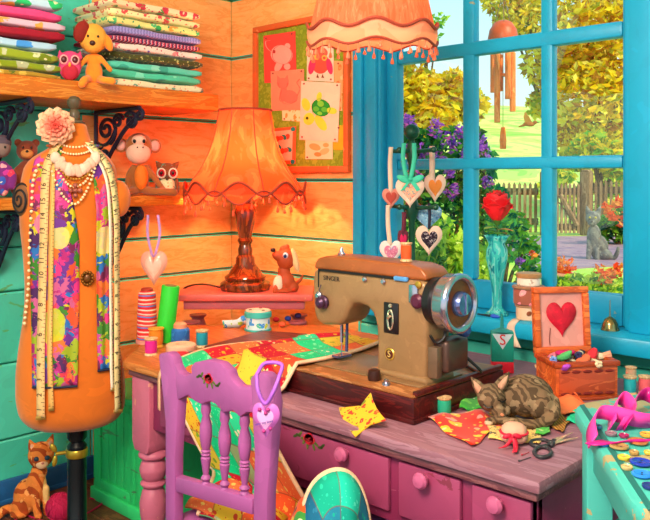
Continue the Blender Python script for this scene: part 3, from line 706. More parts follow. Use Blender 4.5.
def shade(t, prof, npan, nb, zb, rb, band_h, amp, mats, trim_r, rib=True, pleat=0, tas='tassel', nt=40, th=.03, tilt=.0):
    m = MB(); N = npan*8
    def R(z):
        for (r0, z0), (r1, z1) in zip(prof, prof[1:]):
            if z0 <= z <= z1: return r0+(r1-r0)*(z-z0)/(z1-z0)
        return prof[0][0] if z < prof[0][1] else prof[-1][0]
    def lob(a): return 1-.03*math.cos(npan*a) if not pleat else 1+.008*math.cos(pleat*a)
    Z = [prof[0][1]+(prof[-1][1]-prof[0][1])*i/16 for i in range(17)]
    m.sheet(lambda u, w: (R(Z[round(w*16)])*lob(2*PI*u)*math.cos(2*PI*u), R(Z[round(w*16)])*lob(2*PI*u)*math.sin(2*PI*u), Z[round(w*16)]), N if not pleat else pleat*3, 16)
    sh = m.build('lamp_shade', mats[0], t, smooth=180)
    if rib:
        m = MB()
        for k in range(npan):
            a = 2*PI*(k+.5)/npan; m.tube([(R(z)*1.004*lob(a)*math.cos(a), R(z)*1.004*lob(a)*math.sin(a), z) for z in Z], .0022, 5)
        m.build('rib', M_TRIM, sh)
    MB().tube([(prof[-1][0]*1.01*math.cos(a), prof[-1][0]*1.01*math.sin(a), prof[-1][1]) for a in (2*PI*i/48 for i in range(48))], trim_r*1.3, 6, closed=True).build('top_trim', M_TRIM, sh)
    zt = lambda a: zb+band_h/2+amp*math.cos(nb*a); zl = lambda a: zb-band_h/2-amp*mats[3]*math.cos(nb*a)
    m = MB(); m.sheet(lambda u, w: ((rb+.004+.004*math.sin(w*PI))*math.cos(2*PI*u), (rb+.004+.004*math.sin(w*PI))*math.sin(2*PI*u), zl(2*PI*u)*(1-w)+zt(2*PI*u)*w), nb*12, 4)
    b = m.build('band', mats[1], sh, smooth=180)
    m = MB()
    for fz, q in ((zt, 1.25), (zl, 1.)): m.tube([((rb+.008)*math.cos(a), (rb+.008)*math.sin(a), fz(a)) for a in (2*PI*i/(nb*12) for i in range(nb*12))], trim_r*q, 6, closed=True)
    m.build('trim', mats[2], b)
    q = MB(); q.tube([(0, 0, 0), (0, 0, -th*.55)], .0012, 5); q.lathe([(.0012, -th*.5), (.004, -th*.62), (.0062, -th*.85), (.0055, -th*.96), (.001, -th)], 8)
    first = None
    for i in range(nt):
        a = 2*PI*(i+.4)/nt; l = (rb+.006)
        if first is None: first = q.build(tas, mats[4], b); o = first
        else: o = first.copy(); COL.objects.link(o)
        o.location = (l*math.cos(a), l*math.sin(a), zl(a)); o.scale = (1, 1, .8+.45*((i*7) % 5)/4)
    return sh
LC = diag(-.343, 3.39); LT = .8205; s_ = .00430; LBZ = LT+112*s_+.045
lamp = thing('table_lamp', 'orange fringed bell shade lamp on a turned wooden base, on the corner console', 'lamp', (*LC, LT), FACE, 'fringed lamps')
MB().lathe([(r*s_, (292-y)*s_) for y, r in ((292, 24), (289, 25.5), (285, 25), (282, 20), (279, 21), (276, 17), (271, 14), (266, 10), (260, 9.5), (257, 7), (252, 7.5), (247, 6), (243, 8), (240, 6.5), (232, 8), (222, 10), (215, 11), (210, 10), (206, 6.5), (202, 8), (198, 6), (194, 3))], 28).build('base', M_BRZ, lamp)
MB().tube([(0, 0, 94*s_), (0, 0, 118*s_)], .006, 8).build('socket', plain('#8a5a20', .3, .8), lamp)
shade(lamp, [(59*s_, 97*s_), (53*s_, 108*s_), (44*s_, 120*s_), (36*s_, 136*s_), (30*s_, 155*s_), (26*s_, 179*s_)], 8, 8, 97*s_, 58.5*s_, .034, .028, (M_SHADE, M_BAND, M_TRIM, 1., plain('#d8502c', .7)), .0042, nt=44, th=.042)
m = MB(); m.ell((0, 0, 112*s_), (.028, .028, .034), 14, 10)
n = NT('glowing bulb'); n.b.inputs['Emission Color'].default_value = hx('#ffd890'); n.b.inputs['Emission Strength'].default_value = 6; m.build('bulb', n.m, lamp); M_BULB = n.m
a = Vector((0, 0, 0)); k0 = on_z(222, 292, .8305)
w_ = smoothpts([(*diag(-.43, 3.38), .826), (*diag(-.5, 3.36), .845), (*diag(-.56, 3.4), .84), (*diag(-.605, 3.42), .8245), (*diag(-.635, 3.44), .80)], 6)
mm = MB().tube([p-Vector((*LC, LT)) for p in w_], .004, 6)
o = mm.build('power_cord', plain('#3a2418', .5), lamp); o.rotation_euler.z = -FACE
PD = at(372, 37, 2.4); ps = 2.4/FPX
pend = thing('pendant_lamp', 'pleated coral pendant lamp with scalloped cream band hanging before the window', 'lamp', PD, FACE, 'fringed lamps', (.10, 0, FACE))
M_PLE = translucent('pleated coral shade', ['#f0704c', '#f47c58', '#f88e6a'], 4, .5, (22, 22, 1))
M_CRM = translucent('cream scalloped band', ['#f8a880', '#fab890'], 6, .35)
M_TRD = plain('#a8402c', .65)
shade(pend, [(63*ps, 2*ps), (59*ps, 20*ps), (52*ps, 48*ps), (42*ps, 84*ps), (36*ps, 104*ps)], 8, 8, 1*ps, 62.5*ps, .052, .011, (M_PLE, M_CRM, M_TRD, -.8, plain('#e0704c', .4)), .0042, rib=False, pleat=72, nt=40, th=.035)
MB().tube([(0, 0, 60*ps), (0, 0, 2.70-PD.z)], .004, 6).build('cord', plain('#6a3a24'), pend)
MB().ell((0, 0, 48*ps), (.028, .028, .036), 14, 10).build('bulb', M_BULB, pend)
m = MB()
for k in range(3):
    a_ = 2*PI*k/3; m.tube([(0, 0, 62*ps), (36*ps*math.cos(a_), 36*ps*math.sin(a_), 104*ps)], .0022, 5)
m.build('spider', plain('#8a6a40', .4, .7), pend)
# ================================================================ THE SEWING MACHINE
MO = (1.62, -.83, .7005)
def mm_(x, z): return (x-MO[0], z-MO[2])
t = thing('sewing_machine', 'vintage tan and brown sewing machine on a dark wooden base', 'sewing machine', MO)
M_TAN = plain('#9c744e', .32, .1, .12, 14); M_TOP = plain('#a4562a', .3, .1, .14, 12); M_BLK = plain('#1c1418', .35, amt=0); M_CHM = plain('#b4b0c4', .18, .9, .06, 20)
M_DWD = wood('dark red base wood', '#4c0f10', '#3c0a0c', '#5a1414', (1, 6, 6), 5, .35)
M_BEDW = wood('base top wood', '#a8683a', '#985a30', '#b8784a', (1, 5, 5), 4, .35)
X0, X1, Y0_, Y1_ = 1.30-MO[0], 1.94-MO[0], -1.036-MO[1], -.62-MO[1]
b = MB().bb(X0, X1, Y0_, Y1_, .002, .062).build('base', M_DWD, t, bevel=.004)
MB().bb(X0-.004, X1+.004, Y0_-.004, Y1_+.004, 0, .012).build('base_moulding', M_DWD, b, bevel=.003)
m = MB(); m.bb(X0+.004, X1-.004, Y0_+.004, Y1_-.004, .062, .070); m.build('base_top', M_BEDW, t, bevel=.002)
m = MB(); m.bb(X0+.05, X1-.03, -.14, .05, .07, .0745); m.build('bed_plate', plain('#9a7450', .3, .35), t, bevel=.003)
m = MB(); m.bb(X1-.012, X1+.003, Y0_+.01, Y1_-.01, .066, .078); m.build('edge_strip', M_DWD, t, bevel=.003)
yf, yk = -.935-MO[1], -.825-MO[1]
body = [mm_(*q) for q in ((1.735, .774), (1.738, .84), (1.735, .90), (1.725, .93), (1.705, .947), (1.68, .953), (1.65, .952), (1.636, .935), (1.625, .91), (1.612, .893), (1.595, .884), (1.535, .878), (1.508, .886), (1.496, .92), (1.493, 1.0), (1.497, 1.036), (1.90, 1.036), (1.905, .98), (1.9, .774))]
MB().prism(body, yf, yk).build('body', M_TAN, t, bevel=.014, bseg=3, smooth=50)
foot = [mm_(*q) for q in ((1.715, .774), (1.725, .79), (1.905, .79), (1.912, .774))]
MB().prism(foot, yf-.008, yk+.008).build('pillar_foot', M_TAN, t, bevel=.006)
cov = [mm_(*q) for q in ((1.497, 1.036), (1.499, 1.052), (1.512, 1.068), (1.545, 1.076), (1.60, 1.078), (1.85, 1.074), (1.885, 1.066), (1.90, 1.05), (1.90, 1.036))]
MB().prism(cov, yf+.004, yk-.004).build('top_cover', M_TOP, t, bevel=.016, bseg=3, smooth=50)
m = MB(); m.bb(1.522-MO[0], 1.83-MO[0], yf-.002, yf+.02, 1.0335-MO[2], 1.0385-MO[2]); m.bb(1.519-MO[0], 1.523-MO[0], yf-.0015, yf+.02, .985-MO[2], 1.0385-MO[2]); m.build('stripe', M_BLK, t)
MB().bb(1.80-MO[0], 1.845-MO[0], yf-.006, yf+.004, 1.030-MO[2], 1.042-MO[2]).build('stitch_lever', plain('#5a9ad8', .3), t, bevel=.003)
for x in (1.70, 1.765): MB().at((x-MO[0], yf-.002, 1.024-MO[2]), (PI/2, 0, 0)).lathe([(.007, 0), (.008, .004), (.005, .008)], 12).build('thread_guide', M_CHM, t)
text_mb('SINGER', .019, frame((1.572-MO[0], yf-.0008, 1.014-MO[2]), (1, 0, 0), (0, 0, 1))).build('nameplate_lettering', M_BLK, t, smooth=0)
# badge
bd = MB(); bd.at((1.785-MO[0], yf-.0005, .833-MO[2]), (PI/2, 0, 0)).lathe([(.0155, 0), (.0165, .0015), (.0145, .003)], 24); bo = bd.build('badge', plain('#d8a848', .3, .7), t)
MB().at((1.785-MO[0], yf-.0028, .833-MO[2]), (PI/2, 0, 0)).lathe([(.0125, 0), (.0122, .001)], 24).build('badge_field', plain('#5a1a14', .4), bo)
text_mb('S', .025, frame((1.785-MO[0], yf-.0045, .833-MO[2]), (1, 0, 0), (0, 0, 1))).build('badge_letter', plain('#f0c870', .3, .4), bo, smooth=0)
# stitch length panel with chrome slot
MB().bb(1.765-MO[0], 1.815-MO[0], yf-.004, yf+.002, .888-MO[2], .97-MO[2]).build('control_panel', M_BLK, t, bevel=.003)
m = MB()
m.tube([((1.79-MO[0]) + .009*math.cos(a), yf-.0055, .925-MO[2]+.026*math.sin(a)) for a in (2*PI*i/20 for i in range(20))], .0028, 6, closed=True)
m.tube([(1.79-MO[0], yf-.006, .935-MO[2]), (1.79-MO[0], yf-.016, .93-MO[2])], .004, 8); m.at((1.79-MO[0], yf-.005, .962-MO[2]), (PI/2, 0, 0)).lathe([(.006, 0), (.004, .004)], 12)
m.build('stitch_regulator', plain('#d8c8b0', .25, .8), t)
# tension dial, needle bar, presser foot
m = MB(); m.at((1.545-MO[0], yf, .945-MO[2]), (PI/2, 0, 0)).lathe([(.012, 0), (.02, .004), (.02, .01), (.016, .014), (.016, .024), (.008, .03)], 20); m.build('tension_dial', plain('#4a2a48', .3, .4), t)
MB().at((1.528-MO[0], yf, .963-MO[2]), (PI/2, 0, 0)).lathe([(.01, 0), (.012, .01), (.006, .016)], 16).build('tension_disc', M_CHM, t)
nx, ny = 1.565-MO[0], -.885-MO[1]
m = MB(); m.tube([(nx, ny, .885-MO[2]), (nx, ny, .825-MO[2])], .005, 8); m.tube([(nx, ny, .825-MO[2]), (nx, ny, .786-MO[2])], .0018, 6); m.build('needle_bar', M_CHM, t)
m = MB(); m.tube([(nx+.016, ny+.006, .885-MO[2]), (nx+.016, ny+.004, .80-MO[2])], .0045, 8); m.prism([(nx-.006, ny-.035), (nx+.022, ny-.035), (nx+.028, ny+.012), (nx-.006, ny+.012)], .787-MO[2], .793-MO[2], 'xy'); m.build('presser_foot', plain('#6a6a98', .25, .7), t)
m = MB(); m.tube([(nx-.026, yf-.002, .955-MO[2]), (nx-.03, yf-.012, .98-MO[2]), (nx-.025, yf-.01, .995-MO[2])], .002, 6); m.build('take_up_lever', M_CHM, t)
# spool pin and thumb screws on the cover
MB().at((1.56-MO[0], (yf+yk)/2, 1.073-MO[2])).lathe([(.011, 0), (.012, .008), (.007, .012), (.005, .022), (.002, .028)], 14).build('pressure_knob', M_CHM, t)
SPX, SPY = 1.80, -.885
MB().tube([(SPX-MO[0], SPY-MO[1], 1.07-MO[2]), (SPX-MO[0], SPY-MO[1], 1.095-MO[2])], .0025, 8).build('spool_pin', M_CHM, t)
# handwheel, axle, belt cover
RX = (0, PI/2, 0); hw = Vector((1.932-MO[0], -.895-MO[1], .983-MO[2]))
m = MB(); m.at(hw-Vector((.03, 0, 0)), RX).lathe([(.06, 0), (.062, .02), (.05, .032), (.02, .034)], 28); m.build('belt_cover', M_BLK, t)
m = MB(); m.at(hw, RX).lathe([(.05, .0), (.068, .004), (.074, .014), (.074, .034), (.077, .04), (.076, .05), (.07, .055), (.063, .053), (.058, .044), (.058, .03), (.03, .026)], 40, caps=False); wo = m.build('handwheel', M_CHM, t, smooth=60)
m = MB(); m.at(hw, RX).lathe([(.064, .040), (.056, .042), (.04, .040), (.028, .044)], 32); m.build('wheel_face', plain('#8a4416', .35, .1, .35, 26), wo)
m = MB(); m.at(hw, RX).lathe([(.032, .02), (.032, .056), (.027, .064), (.006, .066)], 28); m.build('hub', plain('#7a82b8', .18, .85, .1, 40), wo)
m = MB(); m.at(hw, RX).box((.0, .0, .067), (.05, .006, .003)); m.build('hub_notch', plain('#c8c8e0', .2, .9), wo)
# right hand side fittings: bobbin winder, knob, motor and light cover
sx = 1.903-MO[0]
m = MB(); m.at((1.885-MO[0], yf-.002, .985-MO[2]), (PI/2, 0, 0)).lathe([(.016, 0), (.019, .006), (.019, .016), (.012, .022)], 18); m.build('winder_knob', plain('#5a1c3a', .3, .2), t)
m = MB(); m.at((1.88-MO[0], yf-.001, 1.025-MO[2]), (PI/2, 0, 0)).lathe([(.010, 0), (.010, .004), (.006, .006)], 16); m.build('screw', plain('#c8983c', .3, .8), t)
m = MB(); m.at((1.865-MO[0], yf-.001, .99-MO[2]), (0, 0, 0)).box((0, 0, .01), (.03, .012, .05)); m.build('winder_plate', M_CHM, t, bevel=.004)
m = MB(); m.bb(sx-.004, sx+.045, yf+.03, yk+.02, .80-MO[2], .885-MO[2]); mo = m.build('motor_housing', plain('#5a4038', .35, .4), t, bevel=.012, bseg=3)
m = MB(); m.bb(sx+.0, sx+.03, yf+.005, yf+.03, .79-MO[2], .87-MO[2]); m.build('terminal_cover', plain('#7a5c48', .35, .3), mo, bevel=.004)
m = MB(); m.at((sx+.045, yk-.01, .905-MO[2]), RX).lathe([(.014, -.02), (.018, 0), (.018, .012), (.01, .018)], 18); m.build('motor_pulley', plain('#3a62a8', .3, .5), mo)
m = MB(); m.tube(smoothpts([(sx+.03, yf+.04, .92-MO[2]), (sx+.035, yf+.03, .895-MO[2]), (sx+.02, yf+.015, .88-MO[2]), (sx+.012, yf, .90-MO[2])], 5), .004, 6); m.build('wire', M_BLK, mo)
m = MB(); m.tube(smoothpts([(sx+.03, yk+.02, .83-MO[2]), (sx+.06, yk+.05, .79-MO[2]), (sx+.02, yk+.09, .776-MO[2]), (sx-.05, yk+.13, .777-MO[2])], 6), .0045, 6); m.build('cable', M_BLK, t)
m = MB(); m.at((1.772-MO[0], -.985-MO[1], .07)).lathe([(.016, 0), (.018, .012), (.016, .026), (.008, .03)], 16); m.build('slide_plate_knob', plain('#3a1a14', .35), t)
m = MB(); m.at((1.825-MO[0], -1.0-MO[1], .07)).lathe([(.012, 0), (.011, .006), (.006, .008), (.007, .014), (.002, .016)], 12); m.build('thumb_screw', M_CHM, t)
# ---------------------------------------------------------------- thread spools (one maker, many spools)
M_SPW = wood('spool wood', '#e0b484', '#d2a070', '#e8c498', (5, 5, 1), 8, .5)
def thread(h): 
    n = NT('thread ' + h); v = n.co(); w = n.wave(v, 160, .6, 'Z'); n.bump(w, .5, .002); return n.fin(n.blotch(n.mix(1., h, h), v, 30, .1), .55, 0, .4)
def spool(label, p, r, h, col, rz=0, rot=None, ends=None, name='thread_spool', group='thread spools', tail=None):
    o = thing(name, label, 'thread spool', p, rz, group, rot); e = ends or M_SPW
    for k, z in enumerate((0, h*.86)):
        MB().at((0, 0, z)).lathe([(r, 0), (r, h*.05), (r*.8, h*.14)] if k == 0 else [(r*.8, 0), (r, h*.09), (r, h*.14), (r*.35, h*.14), (r*.3, h*.1)], 20).build('spool_flange', e, o)
    MB().lathe([(r*.8, h*.12), (r*.88, h*.2), (r*.9, h*.5), (r*.88, h*.8), (r*.8, h*.88)], 20, caps=False).build('thread_wind', thread(col), o)
    if tail: MB().tube([Vector(q) for q in tail], .0009, 5).build('thread_end', thread(col), o)
    return o
spool('orange thread spool standing on top of the sewing machine', (SPX, SPY, 1.0765), .0165, .05, '#ee5a24')
# ================================================================ DRESS FORM AND WHAT HANGS ON IT
DM = 2.78; K = DM/FPX; KX = K*cosray(68); MB_ = at(68, 178, DM); MB_.z = 0; DFACE = face_cam(MB_)
SEC = [(122, 63, 86), (135, 60, 89), (144, 56, 93), (151, 44, 103), (159, 30, 112), (168, 24, 117), (182, 21, 119), (200, 20, 119), (225, 20, 118), (250, 23, 115), (280, 25, 113), (300, 25, 113), (320, 23, 115), (345, 19, 120), (370, 16, 125), (395, 16, 127), (412, 19, 126), (423, 28, 119), (429, 45, 103)]
def sec(y):
    for a, b in zip(SEC, SEC[1:]):
        if a[0] <= y <= b[0]:
            k = (y-a[0])/(b[0]-a[0]); l = a[1]+(b[1]-a[1])*k; r = a[2]+(b[2]-a[2])*k
            return ((l+r)/2-68)*KX, (r-l)/2*KX
    s_ = SEC[0] if y < SEC[0][0] else SEC[-1]; return ((s_[1]+s_[2])/2-68)*KX, (s_[2]-s_[1])/2*KX
def hz(y): return HC-(y-HY)*K
def depth_k(y): return .98 if y < 146 else (.62 if y > 165 else .98-.36*(y-146)/19)
def surf(th, y, off=0):
    c, hw_ = sec(y); return Vector((c+(hw_+off)*math.sin(th), -(hw_*depth_k(y)+off)*math.cos(th), hz(y)))
def onf(px, y, off=.006):
    c, hw_ = sec(y); s_ = max(-.999, min(.999, ((px-68)*KX-c)/(hw_+off))); return surf(math.asin(s_), y, off)
t = thing('dress_form', 'orange velvet dress form on a black pole, draped with scarf and tape measures', 'dress form', MB_, DFACE)
M_VEL = plain('#dc6c14', .75, 0, .1, 6, .25, **{'Sheen Weight': .3})
m = MB(); Nn = 40; v = []; f = []
ys = [SEC[0][0]+(SEC[-1][0]-SEC[0][0])*i/60 for i in range(61)]
for y in ys: v += [surf(2*PI*i/Nn, y) for i in range(Nn)]
for j in range(60):
    for i in range(Nn): f.append((j*Nn+i, j*Nn+(i+1) % Nn, (j+1)*Nn+(i+1) % Nn, (j+1)*Nn+i))
f.append(tuple(range(Nn))[::-1]); f.append(tuple(60*Nn+i for i in range(Nn)))
m.add(v, f); m.build('torso', M_VEL, t, smooth=180, sub=1)
m = MB(); m.at((.021, 0, hz(122))).lathe([(.038, -.004), (.036, .004), (.017, .008), (.02, .02), (.018, .035), (.012, .045), (.016, .05), (.024, .062), (.024, .078), (.014, .09), (.002, .093)], 20); m.build('neck_finial', plain('#5a4a36', .35), t)
for s_ in (-1, 1):
    c = Vector(((-.137 if s_ < 0 else .172), -.02, hz(199))); nrm = Vector((s_*.62, -.78, 0)).normalized()
    a = frame(c, Vector((0, 0, 1)).cross(nrm), (0, 0, 1))
    m = MB(); m.M = a @ Matrix.Diagonal((.045, .066, .038, 1)); m.ell((0, 0, 0), 1, 20, 14); cap = m.build('arm_cap', plain('#7a4a28', .7) if s_ < 0 else M_VEL, t, smooth=180)
    if s_ < 0:
        m = MB(); m.M = a; P = []
        for i in range(60):
            q = 2*PI*2.6*i/59; r = .9*(1-i/64); P.append((r*math.cos(q)*.045, r*math.sin(q)*.066, 1.05*.038*math.sqrt(max(.02, 1-r*r))))
        m.tube(P, .0038, 6); m.build('spiral_cord', plain('#1a1418', .6), cap)
m = MB(); m.lathe([(.16, 0), (.16, .012), (.05, .03), (.034, .06), (.032, .3), (.030, .36), (.034, hz(470)), (.03, hz(462)), (.034, hz(456)), (.034, hz(446)), (.024, hz(442)), (.034, hz(438)), (.036, hz(428)), (.034, hz(424))], 24); m.M = Matrix.Identity(4)
o = m.build('stand_pole', plain('#14181c', .25, .2, .05), t); o.location = (.03, 0, 0)
m = MB(); m.at((.03, 0, hz(453))).lathe([(.036, -.014), (.0385, -.01), (.0385, .01), (.036, .014)], 24)
m.at((0, 0, 0)); m.tube([(-.008, -.012, hz(451)), (-.042, -.018, hz(451))], .007, 8); m.ell((-.048, -.018, hz(445)), (.01, .007, .018), 10, 8, (0, -.5, 0)); m.ell((-.044, -.018, hz(458)), (.009, .007, .02), 10, 8, (0, .15, 0))
m.build('clamp_collar', plain('#b8942c', .3, .6), t, label='brass wing screw collar')
# ---------------------------------------------------------------- scarf (two hanging panels behind one neck)
n = NT('painted scarf silk'); v = n.co()
cc = n.vor(n.mix(.09, n.co(scale=(1.3, .4, .8)), n.noise(v, 26, 3, .6, .8, 'Color')), 30, out='Color')
pal = ['#b0206e', '#d8307e', '#e03a4c', '#c8b81c', '#9aa81e', '#3a7a24', '#2a6ab4', '#6a2a8a', '#4a2058', '#e0702a', '#c03a94', '#c85a8a', '#741e4c', '#d8502a']
col = n.ramp(n.sep(cc)[0], [(i/len(pal), c) for i, c in enumerate(pal)])
for c_, r_, k_ in (((-.055, -.1, hz(322)), (.055, .3, .07), '#c8cc22'), ((-.03, -.1, hz(235)), (.045, .3, .045), '#e0d070'), ((.12, -.1, hz(240)), (.04, .3, .06), '#e0c880'), ((-.08, -.1, hz(222)), (.04, .3, .045), '#f05a9a')):
    mm = n.n.new('ShaderNodeVectorMath'); mm.operation = 'SUBTRACT'; n.l.new(v, mm.inputs[0]); mm.inputs[1].default_value = c_
    q = n.n.new('ShaderNodeVectorMath'); q.operation = 'DIVIDE'; n.l.new(mm.outputs[0], q.inputs[0]); q.inputs[1].default_value = r_
    L = n.n.new('ShaderNodeVectorMath'); L.operation = 'LENGTH'; n.l.new(q.outputs[0], L.inputs[0])
    col = n.mix(n.math('MULTIPLY', n.math('LESS_THAN', n.math('ADD', L.outputs['Value'], n.math('MULTIPLY', n.noise(v, 14), .8)), 1.2), .8), col, k_)
M_SCARF = n.fin(col, .55, 0, .3)
t = thing('silk_scarf', 'multicoloured painted scarf hanging open down both sides of the dress form', 'scarf', MB_, DFACE)
def strip(xl, xr, y0, y1, off=.008, nu=14, nv=50, fold=.004):
    def fn(u, w):
        y = y0+(y1-y0)*w; a = xl(y)+(xr(y)-xl(y))*u; return onf(a, y, off+fold*math.sin(u*15+w*5)*min(1, w*2))
    return MB().sheet(fn, nu, nv)
def lerp(P):
    def g(y):
        for (a, p), (b, q) in zip(P, P[1:]):
            if a <= y <= b: return p+(q-p)*(y-a)/(b-a)
        return P[0][1] if y < P[0][0] else P[-1][1]
    return g
lS = strip(lerp([(146, 55), (160, 36), (180, 31), (250, 31), (380, 34)]), lerp([(146, 63), (165, 60), (200, 73), (240, 79), (300, 79), (380, 77)]), 146, 378)
o1 = lS.build('left_panel', M_SCARF, t, smooth=180, solid=.002)
rS = strip(lerp([(150, 90), (170, 92), (210, 96), (260, 96), (365, 97)]), lerp([(150, 95), (165, 112), (190, 117), (260, 112), (320, 113), (365, 118)]), 150, 366)
o2 = rS.build('right_panel', M_SCARF, t, smooth=180, solid=.002)
for oo, xl, xr, y in ((o1, 34, 77, 378), (o2, 97, 118, 366)):
    MB().tube([onf(xl+(xr-xl)*i/14, y, .010) for i in range(15)], .0042, 6).build('hem', plain('#1c2440', .7), oo)
MB().tube([surf(a, 146, .012) for a in (-.9-i*(2*PI-1.9)/16 for i in range(17))], .011, 8, flat=.5).build('neck_fold', M_SCARF, t, smooth=180)
# ---------------------------------------------------------------- tape measures
INK = plain('#3a2010', .7, amt=0)
def tape(name, label, P, col, w_=.03, off=.02, nums=(), y_nums=None, flip=1):
    o = thing(name, label, 'tape measure', MB_, DFACE, 'tape measures')
    pts = smoothpts([onf(px, y, off) for px, y in P], 8); sides = []
    for p in pts:
        c, hw_ = sec(HY+(HC-p.z)/K); s_ = (p.x-c)/max(hw_, .01); sides.append((1, max(-1.2, min(1.2, s_*1.1)), .02))
    MB().ribbon(pts, w_, sides, .0008).build('band', plain(col, .6, amt=.07), o, smooth=180)
    MB().box((pts[-1].x, pts[-1].y, pts[-1].z-.001), (w_*1.05, .005, .012)).build('metal_tip', plain('#c8a050', .3, .8), o, bevel=.001)
    tk = MB(); L = 0; k = 0; last = pts[0]; tx = MB(); i_n = 0
    for i in range(1, len(pts)):
        seg = (pts[i]-pts[i-1]).length; 
        while L+seg > k*.0125:
            q = pts[i-1].lerp(pts[i], (k*.0125-L)/seg); sd = Vector(sides[i]).normalized(); dn = (pts[i]-pts[i-1]).normalized(); nn = sd.cross(dn).normalized()
            if nn.y > 0: nn = -nn
            l = w_*(.42 if k % 4 == 0 else .22)
            tk.M = frame(q+nn*.0014+sd*(w_/2-l/2), sd, dn); tk.box((0, 0, 0), (l, .0014, .0008))
            if k % 4 == 2 and nums and i_n < len(nums):
                text_mb(nums[i_n], .026, frame(q+nn*.0016-sd*w_*.12, -dn*flip, sd*flip if (Vector(-dn*flip).cross(sd*flip)).y < 0 else -sd*flip), tx, .0004); i_n += 1
            k += 1
        L += seg
    tk.M = Matrix.Identity(4); tk.add(tx.v, tx.f)
    tk.build('printed_scale', INK, o, smooth=0)
tape('tape_measure', 'cream tape measure hanging down the left front of the dress form over the scarf', [(60, 143), (54, 152), (48, 166), (46, 185), (45, 220), (44, 260), (43, 300), (42, 340), (42, 375), (42, 406)], '#f2bc7c', nums=['19', '18', '17', '16', '15', '14', '13', '12', '11', '10', '9', '8', '7', '6', '5', '4', '3', '2', '1'])
tape('tape_measure', 'yellow cream tape measure hanging down the right edge of the dress form, reaching lowest', [(88, 143), (97, 152), (107, 166), (113, 185), (116.5, 220), (117, 260), (117.5, 300), (117, 340), (117, 375), (117.5, 408)], '#f0d898', off=.022, nums=['19', '18', '17', '16', '15', '14', '13', '12', '11', '10', '9', '8', '7', '6', '5', '4', '3', '2', '1'])
tape('tape_measure', 'pale strand of tape measure just inside the right hand tape, ending higher', [(88, 147), (95, 157), (103, 170), (108, 190), (110.5, 230), (110.5, 270), (111, 320), (111, 360), (112, 386)], '#f6ead0', w_=.016, off=.016)
tape('tape_measure', 'short amber tape end beside the left hand tape at the scarf hem', [(52, 150), (53, 175), (52, 230), (51, 290), (50.5, 350), (52, 398)], '#e8b060', w_=.018, off=.014)
# ---------------------------------------------------------------- necklaces
PEARL = plain('#fbd9a8', .25, amt=.05); GOLD = plain('#d8a040', .3, .7, .05)
def beads(label, P, r, mat_, step=2.1, pend=None, closed_back=True):
    o = thing('necklace', label, 'necklace', MB_, DFACE, 'necklaces on the dress form')
    pts = smoothpts(P, 10); m = MB(); acc = 0
    for a, b in zip(pts, pts[1:]):
        acc += (b-a).length
        if acc > r*step: m.ell(b, r, 8, 6); acc = 0
    m.build('bead_string', mat_, o, smooth=180)
    if pend: pend(o)
def ring(P, off): return [onf(px, y, off) for px, y in P]
beads('short pearl choker strand around the dress form neck', ring([(58, 143), (66, 147), (76, 148), (86, 146), (92, 142)], .007), .0042, PEARL)
beads('second pearl strand lying just below the choker', ring([(55, 146), (63, 153), (76, 155), (88, 152), (94, 146)], .01), .004, PEARL)
beads('gold bead strand below the petal collar', ring([(52, 152), (57, 166), (68, 177), (77, 179), (87, 174), (95, 160)], .013), .0042, GOLD)
beads('pearl strand in the middle of the dress form chest', ring([(50, 152), (57, 170), (68, 184), (76, 186), (86, 180), (96, 160)], .012), .0045, PEARL)
beads('long pearl strand reaching down to a low point on the chest', ring([(48, 154), (54, 176), (64, 196), (75, 203), (84, 194), (92, 176), (97, 158)], .016), .0048, PEARL)
def cross(o):
    c = onf(75, 190, .012); m = MB()
    for dx, dz in ((0, 0), (.015, 0), (-.015, 0), (0, .017), (0, -.017)): m.ell(c+Vector((dx, -.003, dz)), .0085, 10, 8)
    m.build('flower_pendant', plain('#a85a4a', .35, .3), o)
beads('fine gold chain with a reddish flower pendant', ring([(54, 152), (62, 172), (75, 184), (88, 170), (95, 156)], .009), .0024, GOLD, 2.6, cross)
beads('loose amber bead string hanging down the outer left edge of the scarf', ring([(42, 160), (35, 180), (33, 210), (31, 245), (30, 280), (28, 300), (26, 318)], .02), .0058, PEARL, 2.6)
o = thing('petal_collar', 'pink petal collar worn around the dress form neck', 'collar', MB_, DFACE)
for i in range(10):
    px = 56+i*4.3; y = 163-abs(i-4.5)**2*.62+8; c = onf(px, min(y, 172), .017); m = MB(); m.ell(c, (.017, .010, .02+.004*(i % 2)), 12, 8, (0, .5*math.sin(i*2.1), 0)); m.build('petal', plain('#f4b49a' if i % 3 else '#f8c8b0', .6), o, smooth=180)
# carnation pinned at the shoulder
o = thing('fabric_flower', 'large peach fabric carnation pinned at the dress form shoulder', 'flower', MB_, DFACE)
c = Vector(((56-68)*KX, -.085, hz(128)))
for ringi, (n_, rr, tl, colr) in enumerate(((6, .062, .1, '#f8b890'), (6, .052, .4, '#f8a884'), (5, .040, .7, '#f68a70'), (4, .026, .95, '#f0705c'), (3, .014, 1.2, '#e8584a'))):
    m = MB()
    for i in range(n_):
        a = 2*PI*i/n_+ringi*.4
        def fn(u, w, a=a, rr=rr, tl=tl):
            r = rr*(.15+.85*w)*(1+.10*math.sin(u*19)*w); q = a+(u-.5)*(2*PI/n_)*1.7*(.5+.5*w)
            return c+Vector((r*math.cos(q)*math.cos(tl*.6), -.012*ringi*.6-r*math.sin(tl*.6)-.006*math.sin(u*16)*w, r*math.sin(q)*math.cos(tl*.6)))
        m.sheet(fn, 8, 4)
    m.build('petal_ring', plain(colr, .7), o, smooth=180, solid=.0012)
m = MB(); m.tube([c+Vector((0, .004, 0)), c+Vector((.012, .04, -.02))], .005, 6); m.build('pin', GOLD, o)
